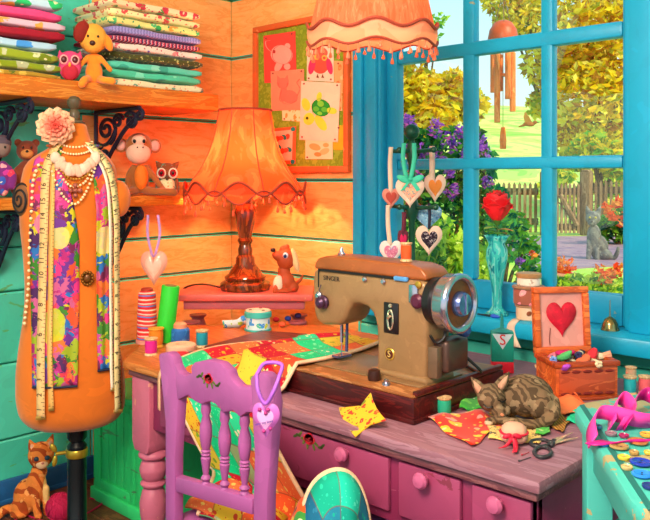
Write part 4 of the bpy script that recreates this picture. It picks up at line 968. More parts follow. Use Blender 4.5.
# gold brooch at the waist
o = thing('brooch', 'round bronze filigree brooch on the dress form waist', 'brooch', MB_, DFACE); c = onf(87, 276, .003)
m = MB()
for i in range(12): a = 2*PI*i/12; m.ell(c+Vector((.018*math.cos(a), -.003, .022*math.sin(a))), .0058, 8, 6)
m.build('filigree', plain('#8a5418', .35, .6, .2, 60), o); m = MB(); m.ell(c, (.014, .008, .017), 14, 8); m.build('centre_stone', plain('#6a3a10', .3, .3, .2, 60), o)
# ================================================================ FOLDED FABRIC ON THE UPPER SHELF
def bolt(label, y0, y1, z, h, depth, mat_, x0=.012, seed=0, group='folded fabrics on the upper shelf'):
    q = random.Random(seed); m = MB(); v = []; f = []; ns, nr = 18, 24; L = y1-y0
    for j in range(ns+1):
        s = j/ns; e = min(s, 1-s); sh = 1-.35*max(0, 1-e/.04)**2; dy = L*s
        wob = .003*math.sin(s*9+seed)+.002*math.sin(s*23+seed*2); fr_ = depth+.005*math.sin(s*7+seed*3)
        for i in range(nr):
            a = 2*PI*i/nr; c, s2 = math.cos(a), math.sin(a)
            x = (fr_/2)*(1 if c >= 0 else -1)*abs(c)**.28; zz = h/2*sh*(1 if s2 >= 0 else -1)*abs(s2)**.6
            if c > .75: zz -= 0; x -= .006*(1-abs(s2))*(abs(s2) < .25)
            v.append((x+fr_/2, dy, h/2+zz+wob*(.4 if zz < 0 else 1)*.6))
    for j in range(ns):
        for i in range(nr): f.append((j*nr+i, j*nr+(i+1) % nr, (j+1)*nr+(i+1) % nr, (j+1)*nr+i))
    f.append(tuple(range(nr))[::-1]); f.append(tuple(ns*nr+i for i in range(nr)))
    m.add(v, f); o = m.build('folded_fabric', mat_, smooth=180, loc=(x0, y0, z))
    return tag(o, label, 'fabric', group)
hR = .0345; ya, yb_ = on_x(113, 80, .33).y, on_x(206, 80, .33).y
RIB = stripes('lilac ribbed cloth', ['#9a8acc', '#8474b8', '#b0a0dc'], 70, 1)
right = [('cream cloth printed coral, bottom of the tall right fabric stack', floral('cloth a', '#f4e2b8', ['#f2744c', '#e8a06a', '#7aa08a'], 26, .3, '#f09070')),
 ('mint green folded cloth, second from the bottom of the right stack', floral('cloth b', '#4ecba6', ['#7fe0c0', '#38b090', '#2f9a8a'], 16, .34)),
 ('turquoise folded cloth, third from the bottom of the right stack', floral('cloth c', '#5fd2b8', ['#3fae98', '#8ae4cc'], 12, .36)),
 ('dark olive cloth with pale dots, fourth from the bottom of the right stack', floral('cloth d', '#4a4a20', ['#b8b468', '#d8d08a', '#8a8a3c'], 48, .3)),
 ('cream cloth with red and violet sprigs in the middle of the right stack', floral('cloth e', '#f0dcd0', ['#d84a6a', '#7a5ac0', '#f08a8a'], 26, .3, '#b83a5a')),
 ('crimson and navy gingham cloth just under the lilac ribbed one', stripes('gingham cloth', ['#c82848', '#3a2a5a', '#e8a0b0'], 55, 1)),
 ('lilac ribbed folded cloth in the upper half of the right stack', RIB),
 ('lemon cloth with green leaves, third from the top of the right stack', floral('cloth g', '#f2e48a', ['#3cae5a', '#5cc87a', '#f0a040'], 22, .33, '#2f9a6a')),
 ('cream cloth with red flowers, second from the top of the right stack', floral('cloth h', '#f6e6a8', ['#e84a4a', '#f0824a', '#58b070'], 24, .32, '#e85a5a')),
 ('rose and cream flowered cloth on top of the right fabric stack', floral('cloth i', '#f4dcae', ['#d83a4a', '#f0705a', '#6a9a4a'], 20, .38, '#e04a5a'))]
z = SZ+.001
for i, (lab, mt) in enumerate(right):
    j = rnd.uniform(-.012, .008); h_ = hR*(.8 if i == 5 else 1)
    bolt(lab, ya+rnd.uniform(-.006, .01), yb_+j*(1 if i % 2 else .4)-.004*i*.5, z, h_, .305+rnd.uniform(-.012, .008), mt, seed=i); z += h_+.002
left = [('gold and brown printed cloth, bottom of the left fabric stack', floral('cloth j', '#b08a2a', ['#7a4a1a', '#d8b44a', '#5a6a20'], 24, .36), .024),
 ('olive cloth with pale blossoms near the bottom of the left stack', floral('cloth k', '#8a9a1c', ['#d8d890', '#b8b890', '#c8d05a'], 18, .42), .036),
 ('moss green flowered cloth, third from the bottom of the left stack', floral('cloth l', '#98a828', ['#c8c8a0', '#e0e0b0', '#788818'], 16, .42), .044),
 ('sky blue and green flowered cloth in the middle of the left stack', floral('cloth m', '#b8d8f0', ['#2ec85a', '#4ad8a0', '#4a9ae8'], 12, .46), .038),
 ('plain dark red folded cloth in the left stack', plain('#a8102c', .8), .04),
 ('lilac cloth with orange dots above the dark red one', floral('cloth o', '#e4bcd0', ['#f6923a', '#f8a850'], 22, .34), .036),
 ('plain hot pink folded cloth in the left stack', plain('#f44a8a', .8), .04),
 ('pale cloth with blue and green flowers above the hot pink one', floral('cloth q', '#c4e0f4', ['#2a9ae8', '#2ec874', '#e84a9a', '#f0c83a'], 14, .46), .045),
 ('white cloth with red and green flowers at the top of the left stack', floral('cloth r', '#f0e0e4', ['#e84a7a', '#38c878', '#f2a03a', '#3a8ae0'], 14, .44), .045)]
z = SZ+.001; yr = on_x(63, 60, .33).y
for i, (lab, mt, h_) in enumerate(left):
    e = (.0, -.0, -.005, -.02, .01, .018, .005, .0, -.005)[i]
    bolt(lab, -1.62, yr+e, z, h_*.95, .31+rnd.uniform(-.01, .01), mt, seed=20+i); z += h_*.95+.002
# ================================================================ PLUSH TOYS
EYE = plain('#140c10', .15, amt=0); WHT = plain('#f8ecd8', .4, amt=0); NOSE = plain('#3a1c18', .3, amt=0)
class Fig:
    """local frame facing the open side of the room; px offsets from a base pixel"""
    def __init__(s, name, label, cat, px, py, p, d=None, group=None):
        s.d = d or ((p[0]-CAM[0])*FV[0]+(p[1]-CAM[1])*FV[1]); s.k = s.d/FPX; s.bx, s.by = px, py
        s.t = thing(name, label, cat, p, face_cam(p), group); s.kx = s.k*cosray(px)
    def P(s, px, py, dep=0): return Vector(((px-s.bx)*s.kx, dep*s.k, (s.by-py)*s.k))
    def e(s, m, px, py, rx, rz, ry=None, dep=0, rot=0, u=16, w=12):
        r = (rx*s.kx, (ry if ry is not None else rx)*s.k, rz*s.k); m.ell(s.P(px, py, dep), r, u, w, (0, rot, 0)); return m
    def tb(s, m, pts, rs, n=8):
        P = smoothpts([s.P(*q) for q in pts], 5); R = []
        for i in range(len(P)):
            x = i/5; j = min(int(x), len(rs)-2); R.append((rs[j]+(rs[j+1]-rs[j])*(x-j))*s.k)
        m.tube(P, R, n); m.ell(P[0], R[0], 8, 6); m.ell(P[-1], R[-1], 8, 6); return m
    def part(s, name, m, mat_, parent=None, vox=0, label=None, sm=6, **k): return m.build(name, mat_, parent or s.t, smooth=180, voxel=vox*s.k, sm=sm, label=label, **k)
    def one(s, name, mat_, px, py, rx, rz, ry=None, dep=0, rot=0, parent=None, label=None): return s.part(name, s.e(MB(), px, py, rx, rz, ry, dep, rot), mat_, parent, label=label)
def shelf_pt(px, x, z): p = on_x(px, 90, x); return Vector((p.x, p.y, z))
# orange dog
F = Fig('plush_dog', 'orange plush dog with one dark red ear, sitting at the edge of the upper shelf', 'plush toy', 94, 82, shelf_pt(94, .345, SZ+.001))
OR = plain('#f08a1c', .85, **{'Sheen Weight': .3}); ORL = plain('#f6a63c', .85); DR = plain('#8a1c10', .85)
m = MB(); F.e(m, 94, 72, 9, 12, 8, 2); F.e(m, 94, 60, 6.5, 9, 6, 2); F.tb(m, [(88, 57, 0), (82, 64, -3), (77, 72, -3)], [3, 2.6, 2.6]); F.tb(m, [(100, 57, 0), (105, 63, -3), (110, 69, -3)], [3, 2.6, 2.8])
F.tb(m, [(89, 79, -2), (85, 81, -12), (82, 86, -15)], [4, 4, 4]); F.tb(m, [(99, 79, -2), (105, 81, -12), (112, 82, -15)], [4, 4, 4]); F.part('body', m, OR, vox=1.1)
m = MB(); F.e(m, 93, 38, 14.5, 15, 13); F.e(m, 93, 46, 10, 8, 9, -6); hd = F.part('head', m, ORL, vox=1.1)
F.one('ear', DR, 81.5, 33, 7.5, 11, 5, -8, .35, hd, 'dark red floppy ear'); F.one('ear', OR, 108, 42, 4.5, 9, 4, -2, -.35, hd); F.one('nose', NOSE, 92.5, 45, 3, 2.6, 2.4, -15, 0, hd)
for x in (88, 98): F.one('eye', EYE, x, 38, 1.2, 1.4, 1.2, -12.6, 0, hd)
# pink owl
F = Fig('plush_owl', 'small pink plush owl with a red belly peeping from behind the orange dog', 'plush toy', 71, 78, shelf_pt(70, .325, SZ+.001))
PK = plain('#e0447c', .85); PKD = plain('#c4243c', .85); MAR = plain('#5a1018', .25, amt=0); RNG = plain('#f4a8a8', .7)
m = MB(); F.e(m, 71, 64, 11.5, 14, 9); F.e(m, 71, 57, 11, 9, 8.5); F.tb(m, [(62, 54, 0), (60.5, 48, 0)], [3.5, .8]); F.tb(m, [(80, 54, 0), (81.5, 48, 0)], [3.5, .8]); b = F.part('body', m, PK, vox=.9)
F.one('belly', PKD, 71, 69, 8.5, 9, 6, -4.5, 0, b)
for x in (65, 76): F.one('eye', RNG, x, 58, 4.6, 5, 2, -7.6, 0, b); F.one('pupil', MAR, x, 58, 3, 3.4, 1.6, -9, 0, b)
F.one('beak', plain('#f0a020', .4), 70.7, 63, 1.4, 2.6, 1.5, -9.2, 0, b)
# monkey
F = Fig('plush_monkey', 'brown plush monkey with pink face and round ears sitting on the lower shelf', 'plush toy', 140, 197, shelf_pt(140, .205, LZ+.001))
BR = plain('#a85c24', .85, **{'Sheen Weight': .3}); FC = plain('#f2b79e', .8); EI = plain('#d8988c', .8); BO = plain('#f07a1c', .8)
m = MB(); F.e(m, 140, 181, 9.5, 14, 8); F.tb(m, [(134, 170, 0), (129, 178, -2), (128, 189, -4), (132, 194, -8)], [4, 3.4, 3, 3]); F.tb(m, [(147, 170, 0), (153, 178, -1), (160, 187, -4), (163, 191, -8)], [4, 3.2, 3, 3])
F.tb(m, [(135, 192, -3), (131, 193, -10), (125, 194, -16)], [4.5, 4, 4]); F.tb(m, [(146, 192, -3), (154, 193, -10), (166, 193.5, -12), (174, 194, -10)], [4.5, 4, 3.6, 4]); F.part('body', m, BR, vox=1.)
F.one('belly', BO, 141, 179, 7, 12.5, 6, -4.5)
m = MB(); F.e(m, 139, 149, 14, 14.5, 12, 1); hd = F.part('head', m, BR)
m = MB(); F.e(m, 138.5, 155, 12.5, 11, 9, -5); F.e(m, 139, 142.5, 7.5, 6, 6, -7); F.part('face', m, FC, hd, vox=.8)
for x, y in ((121, 147), (155, 147.5)): F.one('ear', BR, x, y, 6.6, 7.2, 3, 0, 0, hd); F.one('inner_ear', EI, x, y, 4.8, 5.4, 2.2, -1.9, 0, hd)
for x in (134.5, 144): F.one('eye', EYE, x, 143.5, 1.7, 2, 1.4, -12.6, 0, hd)
for x in (137.5, 143): F.one('nostril', NOSE, x, 149.5, .8, .8, .8, -13.4, 0, hd)
# owl ornament
F = Fig('owl_figurine', 'small owl figurine with big red eyes beside the plush monkey', 'figurine', 167, 195, shelf_pt(167, .2, LZ+.001))
M_OWB = floral('owl feathers', '#f4e2b0', ['#d88a3a', '#c87830', '#f4e2b0'], 60, .3); M_OWT = floral('owl cap dots', '#8a4a28', ['#4aa890', '#6ab8a0'], 55, .3)
m = MB(); F.e(m, 167, 186, 8.5, 9.5, 7); b = F.part('body', m, M_OWB)
m = MB(); F.e(m, 167, 172, 10.5, 9, 7.5, 0); F.tb(m, [(159.5, 166, 0), (156.5, 162, 0)], [3.4, 1.2]); F.tb(m, [(175, 166, 0), (178.5, 162.5, 0)], [3.4, 1.2]); hd = F.part('head', m, M_OWT, vox=.8)
for x in (161.5, 173): F.one('eye', plain('#f4e6d0', .5), x, 173.5, 4.9, 5.4, 2.2, -6.4, 0, hd); F.one('iris', plain('#a81020', .2), x, 173.3, 3.4, 3.9, 1.8, -7.8, 0, hd); F.one('pupil', EYE, x, 173.2, 1.6, 1.9, 1., -9, 0, hd)
F.one('beak', plain('#5a3a20', .4), 167, 178, 1.7, 2.6, 1.8, -7, 0, hd)
for s_, x in ((1, 157.5), (-1, 177)): F.one('wing', M_OWT, x, 186, 2.4, 8, 5, 0, s_*.1, b)
# teddy bear
F = Fig('teddy_bear', 'reddish brown teddy bear sitting behind the dress form on the lower shelf', 'plush toy', 26, 205, shelf_pt(27, .11, LZ+.001))
TB = plain('#8a3a20', .9, **{'Sheen Weight': .3}); TM = plain('#d88a48', .85)
m = MB(); F.e(m, 26, 186, 13, 18, 10); F.tb(m, [(18, 178, -2), (12, 188, -4), (14, 198, -8)], [4.5, 4.5, 4.5]); F.tb(m, [(35, 178, -2), (40, 188, -4), (38, 198, -8)], [4.5, 4.5, 4.5]); F.part('body', m, TB, vox=1.)
m = MB(); F.e(m, 26, 159, 11, 10.5, 10); F.e(m, 17, 151, 4, 4, 3); F.e(m, 35, 151, 4, 4, 3); hd = F.part('head', m, TB, vox=.9)
F.one('muzzle', TM, 26, 162, 6.5, 5, 5, -7, 0, hd); F.one('nose', EYE, 26, 160, 1.7, 1.3, 1.2, -11.5, 0, hd)
for x in (22, 30.5): F.one('eye', EYE, x, 156, 1.2, 1.3, 1., -9.2, 0, hd)
# patterned rag owl at the far left
F = Fig('rag_doll', 'purple and red patchwork rag doll at the far left end of the lower shelf', 'plush toy', 3, 205, shelf_pt(3, .16, LZ+.001))
M_RAG = floral('rag doll cloth', '#7a2a7a', ['#e83a5a', '#3a5ab8', '#f0a0a8', '#c83a9a'], 30, .4); RH = plain('#8a7068', .85)
m = MB(); F.e(m, 3, 186, 9, 18, 8); F.tb(m, [(8, 176, -2), (13, 184, -4), (12, 194, -6)], [4, 4, 3.6]); F.tb(m, [(-3, 176, -2), (-8, 184, -4), (-7, 194, -6)], [4, 4, 3.6]); F.part('body', m, M_RAG, vox=1.)
hd = F.one('head', RH, 2, 155, 9, 10, 8.5)
m = MB(); F.e(m, 2, 150, 9.8, 8, 9, 1); F.part('hair', m, plain('#5a4a58', .9), hd)
for x in (-1.5, 5): F.one('eye', EYE, x, 155, 1.1, 1.3, 1., -8.2, 0, hd)
# ================================================================ CORKBOARD
BY = -.002
def c5(a, b): return (160+a/2.708, b/2.708)
def b5(a, b, y): q = on_y(*c5(a, b), y); return Vector((q.x, y, q.z))
t = thing('corkboard', 'orange framed green corkboard with pinned drawings on the window wall', 'noticeboard', (.187, 0, 1.325))
BX, BZ = .815-.187, 2.035-1.325
n = NT('green cork'); v = n.co(); MB().bb(.02, BX-.02, -.012, -.002, .02, BZ-.02).build('cork_panel', n.fin(n.ramp(n.noise(v, 40, 4), [(0, '#8a9c1e'), (.45, '#7c9018'), (.56, '#98a628')]), .9), t)
M_BF = worn('board frame paint', '#d8602c', '#e8905a', .36, 10)
for q in ((0, BX, 0, .028), (0, BX, BZ-.028, BZ), (0, .028, .028, BZ-.028), (BX-.028, BX, .028, BZ-.028)): MB().bb(q[0], q[1], -.028, -.002, q[2], q[3]).build('frame_bar', M_BF, t, bevel=.004)
PIN = plain('#a83a2a', .3)
def paper(label, quad, col, lay, draw=(), pins=(), name='pinned_drawing', mat_=None, frame_col=None):
    y = -.0125-.0022*lay; P = [b5(a, b, y) for a, b in quad]; o = P[0]; t = thing(name, label, 'drawing', o, 0, 'pinned papers')
    MB().prism([(p.x-o.x, p.z-o.z) for p in P], 0, -.0012).build('sheet', mat_ or plain(col, .8, amt=.05), t, smooth=0)
    mats = {}; cols_ = []
    for i, dr in enumerate(draw):
        k, c = dr[0], dr[-1]; m = mats.setdefault('all', MB()); cols_.append(c) if c not in cols_ else 0; m.mat(cols_.index(c)); yy = -.0013-.00025*(i+1)
        if k == 'e':
            _, cx, cy, rx, ry, rot, _ = dr; pts = [(cx+rx*math.cos(q)*math.cos(rot)-ry*math.sin(q)*math.sin(rot), cy+rx*math.cos(q)*math.sin(rot)+ry*math.sin(q)*math.cos(rot)) for q in (2*PI*j/18 for j in range(18))]
        elif k == 'p': pts = dr[1]
        if k in 'ep':
            W = [b5(a, b, y) for a, b in pts]; m.prism([(p.x-o.x, p.z-o.z) for p in W], yy+.0004, yy)
        else:
            W = smoothpts([b5(a, b, y)-o+Vector((0, yy, 0)) for a, b in dr[1]], 5); m.ribbon(W, dr[2], (0, 1, 0), .001) if 0 else m.tube(W, dr[2], 4, flat=.25)
    for j, (c, m) in enumerate(mats.items()): m.build('printed_drawing', [plain(q_, .8, amt=.04) for q_ in cols_], t, smooth=0)
    for a, b in pins: p = b5(a, b, y)-o; MB().at((p.x, -.0014, p.z), (PI/2, 0, 0)).lathe([(.004, 0), (.004, .003), (.0025, .006)], 10).build('push_pin', PIN, t)
    return t
LN = '#c8302c'
paper('red paper with a pale pink cat drawing, top left on the corkboard', [(280, 97), (367, 84), (370, 221), (283, 225)], '#f0453a', 1,
      [('e', 330, 148, 30, 26, .2, '#f8a090'), ('e', 322, 178, 9, 18, .5, '#f8a090'), ('e', 345, 180, 9, 9, 0, '#f8a090'), ('e', 346, 125, 8, 8, 0, '#f8a090'), ('l', [(304, 142), (290, 128), (288, 112), (299, 110)], .004, '#f8a090'), ('l', [(312, 130), (330, 122), (352, 132), (358, 152), (345, 172), (325, 172), (308, 160), (306, 142), (312, 130)], .0016, LN), ('e', 310, 140, 4, 5, 0, LN)], [(288, 105), (358, 92)])
paper('salmon paper with a sitting cat drawing, below the red one', [(300, 193), (390, 187), (392, 297), (302, 300)], '#f08a68', 2,
      [('e', 352, 262, 22, 18, .2, '#e8705a'), ('e', 333, 225, 16, 14, 0, '#e8705a'), ('p', [(318, 220), (318, 204), (328, 214)], '#e8705a'), ('p', [(338, 213), (346, 203), (350, 222)], '#e8705a'), ('e', 335, 252, 9, 24, .1, '#e8705a'), ('l', [(372, 262), (380, 240), (372, 224), (380, 214)], .003, '#e8705a'), ('l', [(320, 222), (326, 238), (342, 238), (348, 224)], .0013, '#d0503c'), ('l', [(330, 245), (326, 272), (350, 282), (372, 272)], .0013, '#d0503c')], [(307, 199), (384, 193)])
paper('cream paper with a round red bird drawing, upper right of the corkboard', [(399, 110), (470, 118), (471, 222), (398, 218)], '#f6d0b4', 2,
      [('e', 435, 172, 24, 28, 0, '#f0503c'), ('e', 435, 143, 20, 15, 0, '#f0604a'), ('e', 412, 178, 9, 24, .2, '#e03060'), ('e', 460, 180, 8, 22, -.2, '#e03060'), ('e', 425, 155, 8, 7, 0, '#f8b84a'), ('e', 446, 157, 7, 8, 0, '#f8b84a'), ('e', 446, 157, 4, 4, 0, '#f0503c'), ('p', [(428, 200), (432, 212), (424, 210)], '#8a4a2a'), ('p', [(442, 200), (446, 212), (438, 210)], '#8a4a2a')], [(464, 215), (404, 212)])
paper('orange patterned strip of paper at the right edge of the corkboard', [(472, 164), (496, 166), (494, 300), (474, 300)], '#f09a58', 1, mat_=floral('orange print paper', '#f4a468', ['#e87838', '#f8c088'], 30, .4), pins=[(484, 172)])
paper('white paper with a green sea turtle drawing in the middle of the corkboard', [(383, 219), (489, 225), (482, 385), (378, 378)], '#f8ccae', 3,
      [('e', 436, 292, 26, 23, .5, '#1f9a2c'), ('e', 404, 322, 15, 17, .3, '#d8d838'), ('e', 436, 333, 12, 24, -.6, '#d0d83a'), ('e', 396, 283, 11, 18, -.3, '#c8d83a'), ('e', 466, 300, 14, 9, .2, '#c8d83a'), ('e', 432, 262, 7, 13, .2, '#c8d83a'), ('e', 436, 281, 9, 8, .3, '#7ad03a'), ('e', 424, 295, 8, 7, .3, '#5cc034'), ('e', 446, 297, 8, 7, .3, '#5cc034'), ('e', 434, 307, 7, 5, .3, '#7ad03a'), ('e', 400, 320, 3.5, 4, 0, '#3a4a10'), ('l', [(414, 282), (424, 271), (440, 268), (458, 280), (462, 298), (450, 312), (430, 314), (416, 306), (414, 282)], .0014, '#0f6a20')], [(391, 227), (481, 231), (475, 378), (386, 371)])
paper('small cream paper with an orange print, tucked left of the turtle drawing', [(331, 296), (380, 299), (380, 329), (332, 326)], '#f8c890', 1, mat_=floral('cream print paper', '#f8d8a0', ['#f0943a', '#f4b060'], 34, .4), pins=[(338, 322)])
paper('orange framed picture of red and teal flowers at the lower left of the corkboard', [(262, 352), (369, 342), (367, 443), (262, 446)], '#e8602c', 2,
      [('p', [(272, 360), (360, 351), (358, 434), (272, 437)], '#f6c0a0')]+[('e', 300+(i*23) % 55, 368+(i*31) % 60, 8, 6, i, ('#e85a3a', '#2a8a80', '#d84a2a')[i % 3]) for i in range(13)]+[('e', 362, 350, 6, 6, 0, '#1f8a84'), ('e', 361, 438, 6, 6, 0, '#1f8a84')], name='framed_picture')
paper('cream paper with an orange sketch, below the turtle drawing', [(394, 377), (468, 380), (468, 431), (394, 431)], '#f8d0a0', 2, [('e', 420, 398, 16, 9, .3, '#f0a058'), ('e', 446, 410, 14, 8, -.4, '#f4b070'), ('e', 428, 418, 10, 6, .1, '#e88a40'), ('e', 450, 393, 8, 6, 0, '#f0a058')], [(400, 426)])
paper('yellow note at the lower right of the corkboard', [(470, 338), (499, 340), (498, 406), (470, 405)], '#d0a818', 1, pins=[(485, 346)])
# ================================================================ CATS
# orange kitten on the floor
F = Fig('orange_kitten', 'small orange tabby kitten sitting on the floor by the red yarn ball', 'cat', 32, 512, (0, 0, 0), d=3.05)
kp = at(32, 512, 3.05); F.t.location = (kp.x, kp.y, 0.0); F.t.rotation_euler.z = face_cam(kp)
FUR_O = fur('orange tabby coat', '#e07a34', '#a8421a', '#f09a54', 9, 'DIAGONAL', 7, .62, [((F.P(42, 0).x, -.07, F.P(0, 460).z), (.026, .045, .016), '#f0b88c'), ((F.P(47, 0).x, -.05, F.P(0, 487).z), (.016, .09, .05), '#eebc74')])
m = MB(); F.e(m, 29, 494, 16, 17, 15, 3); F.e(m, 36, 484, 11, 17, 10, -3); F.e(m, 39, 470, 8.5, 9, 8, -2); F.e(m, 22, 502, 11, 9.5, 11, -1); F.e(m, 20, 507, 10, 4.5, 8, -7)
F.e(m, 41, 453, 13.5, 13, 12, -3); F.e(m, 42, 459.5, 6.5, 5, 5.5, -11)
F.tb(m, [(37, 486, -9), (36, 498, -12), (38, 510, -13)], [4.6, 4, 3.8]); F.tb(m, [(45, 486, -7), (46, 498, -8), (47, 509, -9)], [4.4, 3.8, 3.6]); F.e(m, 38.5, 509.5, 4, 3, 5, -15); F.e(m, 47, 508, 3.8, 3, 5, -11)
F.tb(m, [(14, 507, 2), (6, 504, 0), (-4, 509, -4), (-12, 510, -6)], [4.5, 4.5, 4.5, 3.5])
for p0, p1 in (((33, 446, -2), (29.5, 437.5, -1)), ((49, 445, -2), (53, 434.5, -1))): F.tb(m, [p0, ((p0[0]+p1[0])/2, (p0[1]+p1[1])/2, -2), p1], [4.6, 3.4, .9])
b = F.part('body', m, FUR_O, vox=.85, sm=3)
for x in (36.5, 47): F.one('eye', plain('#2a3a4a', .1, amt=0), x, 453.2, 2.8, 2.5, 1.8, -13.6, 0, b)
F.one('nose', plain('#c86a58', .4), 42.5, 457.3, 1.5, 1.1, 1.2, -16.2, 0, b)
for p0, p1 in (((33.4, 446, -4.4), (30.6, 440, -3)), ((49.2, 445, -4.4), (52, 437.5, -3))): F.part('inner_ear', F.tb(MB(), [p0, ((p0[0]+p1[0])/2, (p0[1]+p1[1])/2, -4.6), p1], [2.8, 2, .5]), plain('#f0a888', .8), b)
# red yarn ball and trailing strand
yp = at(60, 500, 2.99); rY = .052
t = thing('yarn_ball', 'crimson ball of yarn on the floor beside the orange kitten', 'yarn ball', (yp.x+.0, yp.y, 0))
YA = plain('#c8104a', .8)
m = MB(); m.ell((0, 0, rY), rY*.96, 24, 16); bo = m.build('wool_core', YA, t, smooth=180)
m = MB(); q = random.Random(3)
for i in range(16):
    a = Euler((q.uniform(0, 6), q.uniform(0, 6), q.uniform(0, 6))).to_matrix(); h0 = q.uniform(-.4, .4); r_ = math.sqrt(1-h0*h0)
    m.tube([Vector((0, 0, rY))+a@Vector((rY*r_*math.cos(w), rY*r_*math.sin(w), rY*h0)) for w in (2*PI*j/28 for j in range(28))], .0022, 5, closed=True)
m.build('wound_strand', YA, t, smooth=180)
sp = smoothpts([on_z(58, 519, .004), on_z(30, 527, .004), on_z(16, 520, .004), on_z(14, 512, .004), on_z(26, 515, .004), on_z(50, 522, .004), on_z(80, 516, .004), on_z(96, 508, .004), on_z(102, 502, .004), on_z(90, 498, .004)], 8)
st = MB().tube([Vector(p)-Vector((yp.x, yp.y, 0)) for p in sp], .0035, 6).build('loose_strand', YA, t, smooth=180)
# tabby kitten asleep on the desk
kp = on_z(515, 424, DT)
F = Fig('sleeping_kitten', 'grey brown tabby kitten curled up asleep on the desk', 'cat', 515, 424, (kp.x, kp.y, DT+.006))
FUR_T = fur('grey tabby coat', '#7c6048', '#54402f', '#94785c', 20, 'DIAGONAL', 16, .52)
m = MB(); F.e(m, 527, 403, 28, 21, 28, 22); F.e(m, 541, 407, 16, 17, 22, 14); F.e(m, 510, 406, 14, 17, 18, 14); F.e(m, 527, 391, 18, 9, 16, 24)
F.e(m, 491, 401, 14.5, 14, 15, -2, .4); F.e(m, 498, 411, 8, 6.5, 8, -9, .5); F.e(m, 502, 415, 4, 3.2, 4, -14)
for p0, p1 in (((481, 395, 0), (471, 382, -2)), ((500, 390, 2), (509, 375.5, 3))): F.tb(m, [p0, ((p0[0]+p1[0])/2, (p0[1]+p1[1])/2, p0[2]-1), p1], [6.4, 5, 1])
F.tb(m, [(553, 405, 10), (553, 414, -2), (541, 420, -12), (525, 421, -17), (510, 419, -18), (500, 418, -17)], [7, 6.2, 5.4, 5, 4.6, 4]); F.tb(m, [(506, 412, -6), (498, 419, -12), (489, 421, -16)], [5, 4.4, 4])
b = F.part('body', m, FUR_T, vox=.9, sm=3)
for p0, p1 in (((480, 394.5, -3.4), (473.5, 385, -4)), ((501, 389, -2.2), (507.5, 378.5, -.4))): F.part('inner_ear', F.tb(MB(), [p0, ((p0[0]+p1[0])/2, (p0[1]+p1[1])/2, p0[2]-1.2), p1], [3.8, 3, .6]), plain('#d0987c', .85), b)
F.one('nose', plain('#d8805a', .5), 502.5, 413, 2., 1.5, 1.6, -17.6, .4, b)
for P in ([(484, 405, -15), (488, 407.6, -16.4), (493, 406, -16.8)], [(499, 400, -14.2), (503, 402, -12.4), (506, 400, -9)]): F.part('closed_eye', F.tb(MB(), P, [.6, .8, .6], 5), EYE, b)
F.one('paw', plain('#c8a88c', .85), 489, 422, 4.4, 3, 4.4, -17, 0, b, 'pale front paw')
# grey cat outside on the path
F = Fig('grey_cat', 'grey cat sitting on the garden path in front of the gate', 'cat', 597, 261, (0, 0, 0), d=6.7)
gp = at(597, 261, 6.7); F.t.location = (gp.x, gp.y, GZ+.012); F.t.rotation_euler.z = face_cam(gp); F.by = 178+(HC-GZ-.012)*FPX/6.7
FUR_G = fur('grey cat coat', '#7c7674', '#696466', '#8a8480', 5, 'DIAGONAL', 6, .5)
m = MB(); F.e(m, 599, 248, 9.5, 13, 9, 2); F.e(m, 594, 238, 7.5, 14, 7, -1); F.e(m, 604, 255, 8.5, 6.5, 9, 0); F.e(m, 593, 218, 7.8, 7, 7.5, -1); F.e(m, 592, 222.5, 4.5, 3.6, 4, -5.5)
F.tb(m, [(590, 240, -3), (589, 250, -5), (588.5, 260, -6)], [3.2, 2.7, 2.7]); F.tb(m, [(597, 240, -3), (597.5, 250, -5), (597.5, 260, -6)], [3.2, 2.7, 2.7])
for p0, p1 in (((588.5, 213.5, 0), (586.5, 206, 0)), ((598, 213.5, 0), (600.5, 206, 0))): F.tb(m, [p0, ((p0[0]+p1[0])/2, (p0[1]+p1[1])/2, 0), p1], [3, 2.2, .6])
F.tb(m, [(608, 257, 0), (614, 257, -2), (617, 252, -3), (618, 247, -3)], [2.6, 2.4, 2.2, 1.6])
b = F.part('body', m, FUR_G, vox=.6, sm=3)
for x in (589.8, 595.6): F.one('eye', plain('#c8b040', .2, amt=0), x, 217.2, 1.1, 1., .8, -7.8, 0, b)
F.one('nose', NOSE, 592, 221.3, 1, .7, .8, -9.4, 0, b)
# bird in flight
bp = at(530, 122, 7.5)
F = Fig('flying_bird', 'small orange brown bird flying over the meadow', 'bird', 530, 122, bp)
m = MB(); F.e(m, 529, 124, 6, 2.6, 2.4, 0, .12); F.e(m, 535, 122.5, 2.2, 2, 1.9, 0); F.tb(m, [(524, 125, 0), (519, 126.5, 0)], [1.6, .7]); m2 = F.part('body', m, plain('#a85a24', .8), vox=.4, sm=2)
F.part('beak', F.tb(MB(), [(537, 122.4, 0), (538.6, 122.8, 0), (539.6, 123, 0)], [.7, .4, .15]), plain('#6a3a1a'), m2)
for dep in (-1.6, 1.6):
    P = [F.P(525, 123, dep*.6), F.P(532, 122, dep*.6), F.P(529, 117, dep*3.2), F.P(525, 112, dep*5), F.P(523.5, 117, dep*3.4)]; w_ = MB(); w_.add(P, [tuple(range(5))]); w_.build('wing', plain('#e8924a', .8), m2, solid=.006, smooth=0)
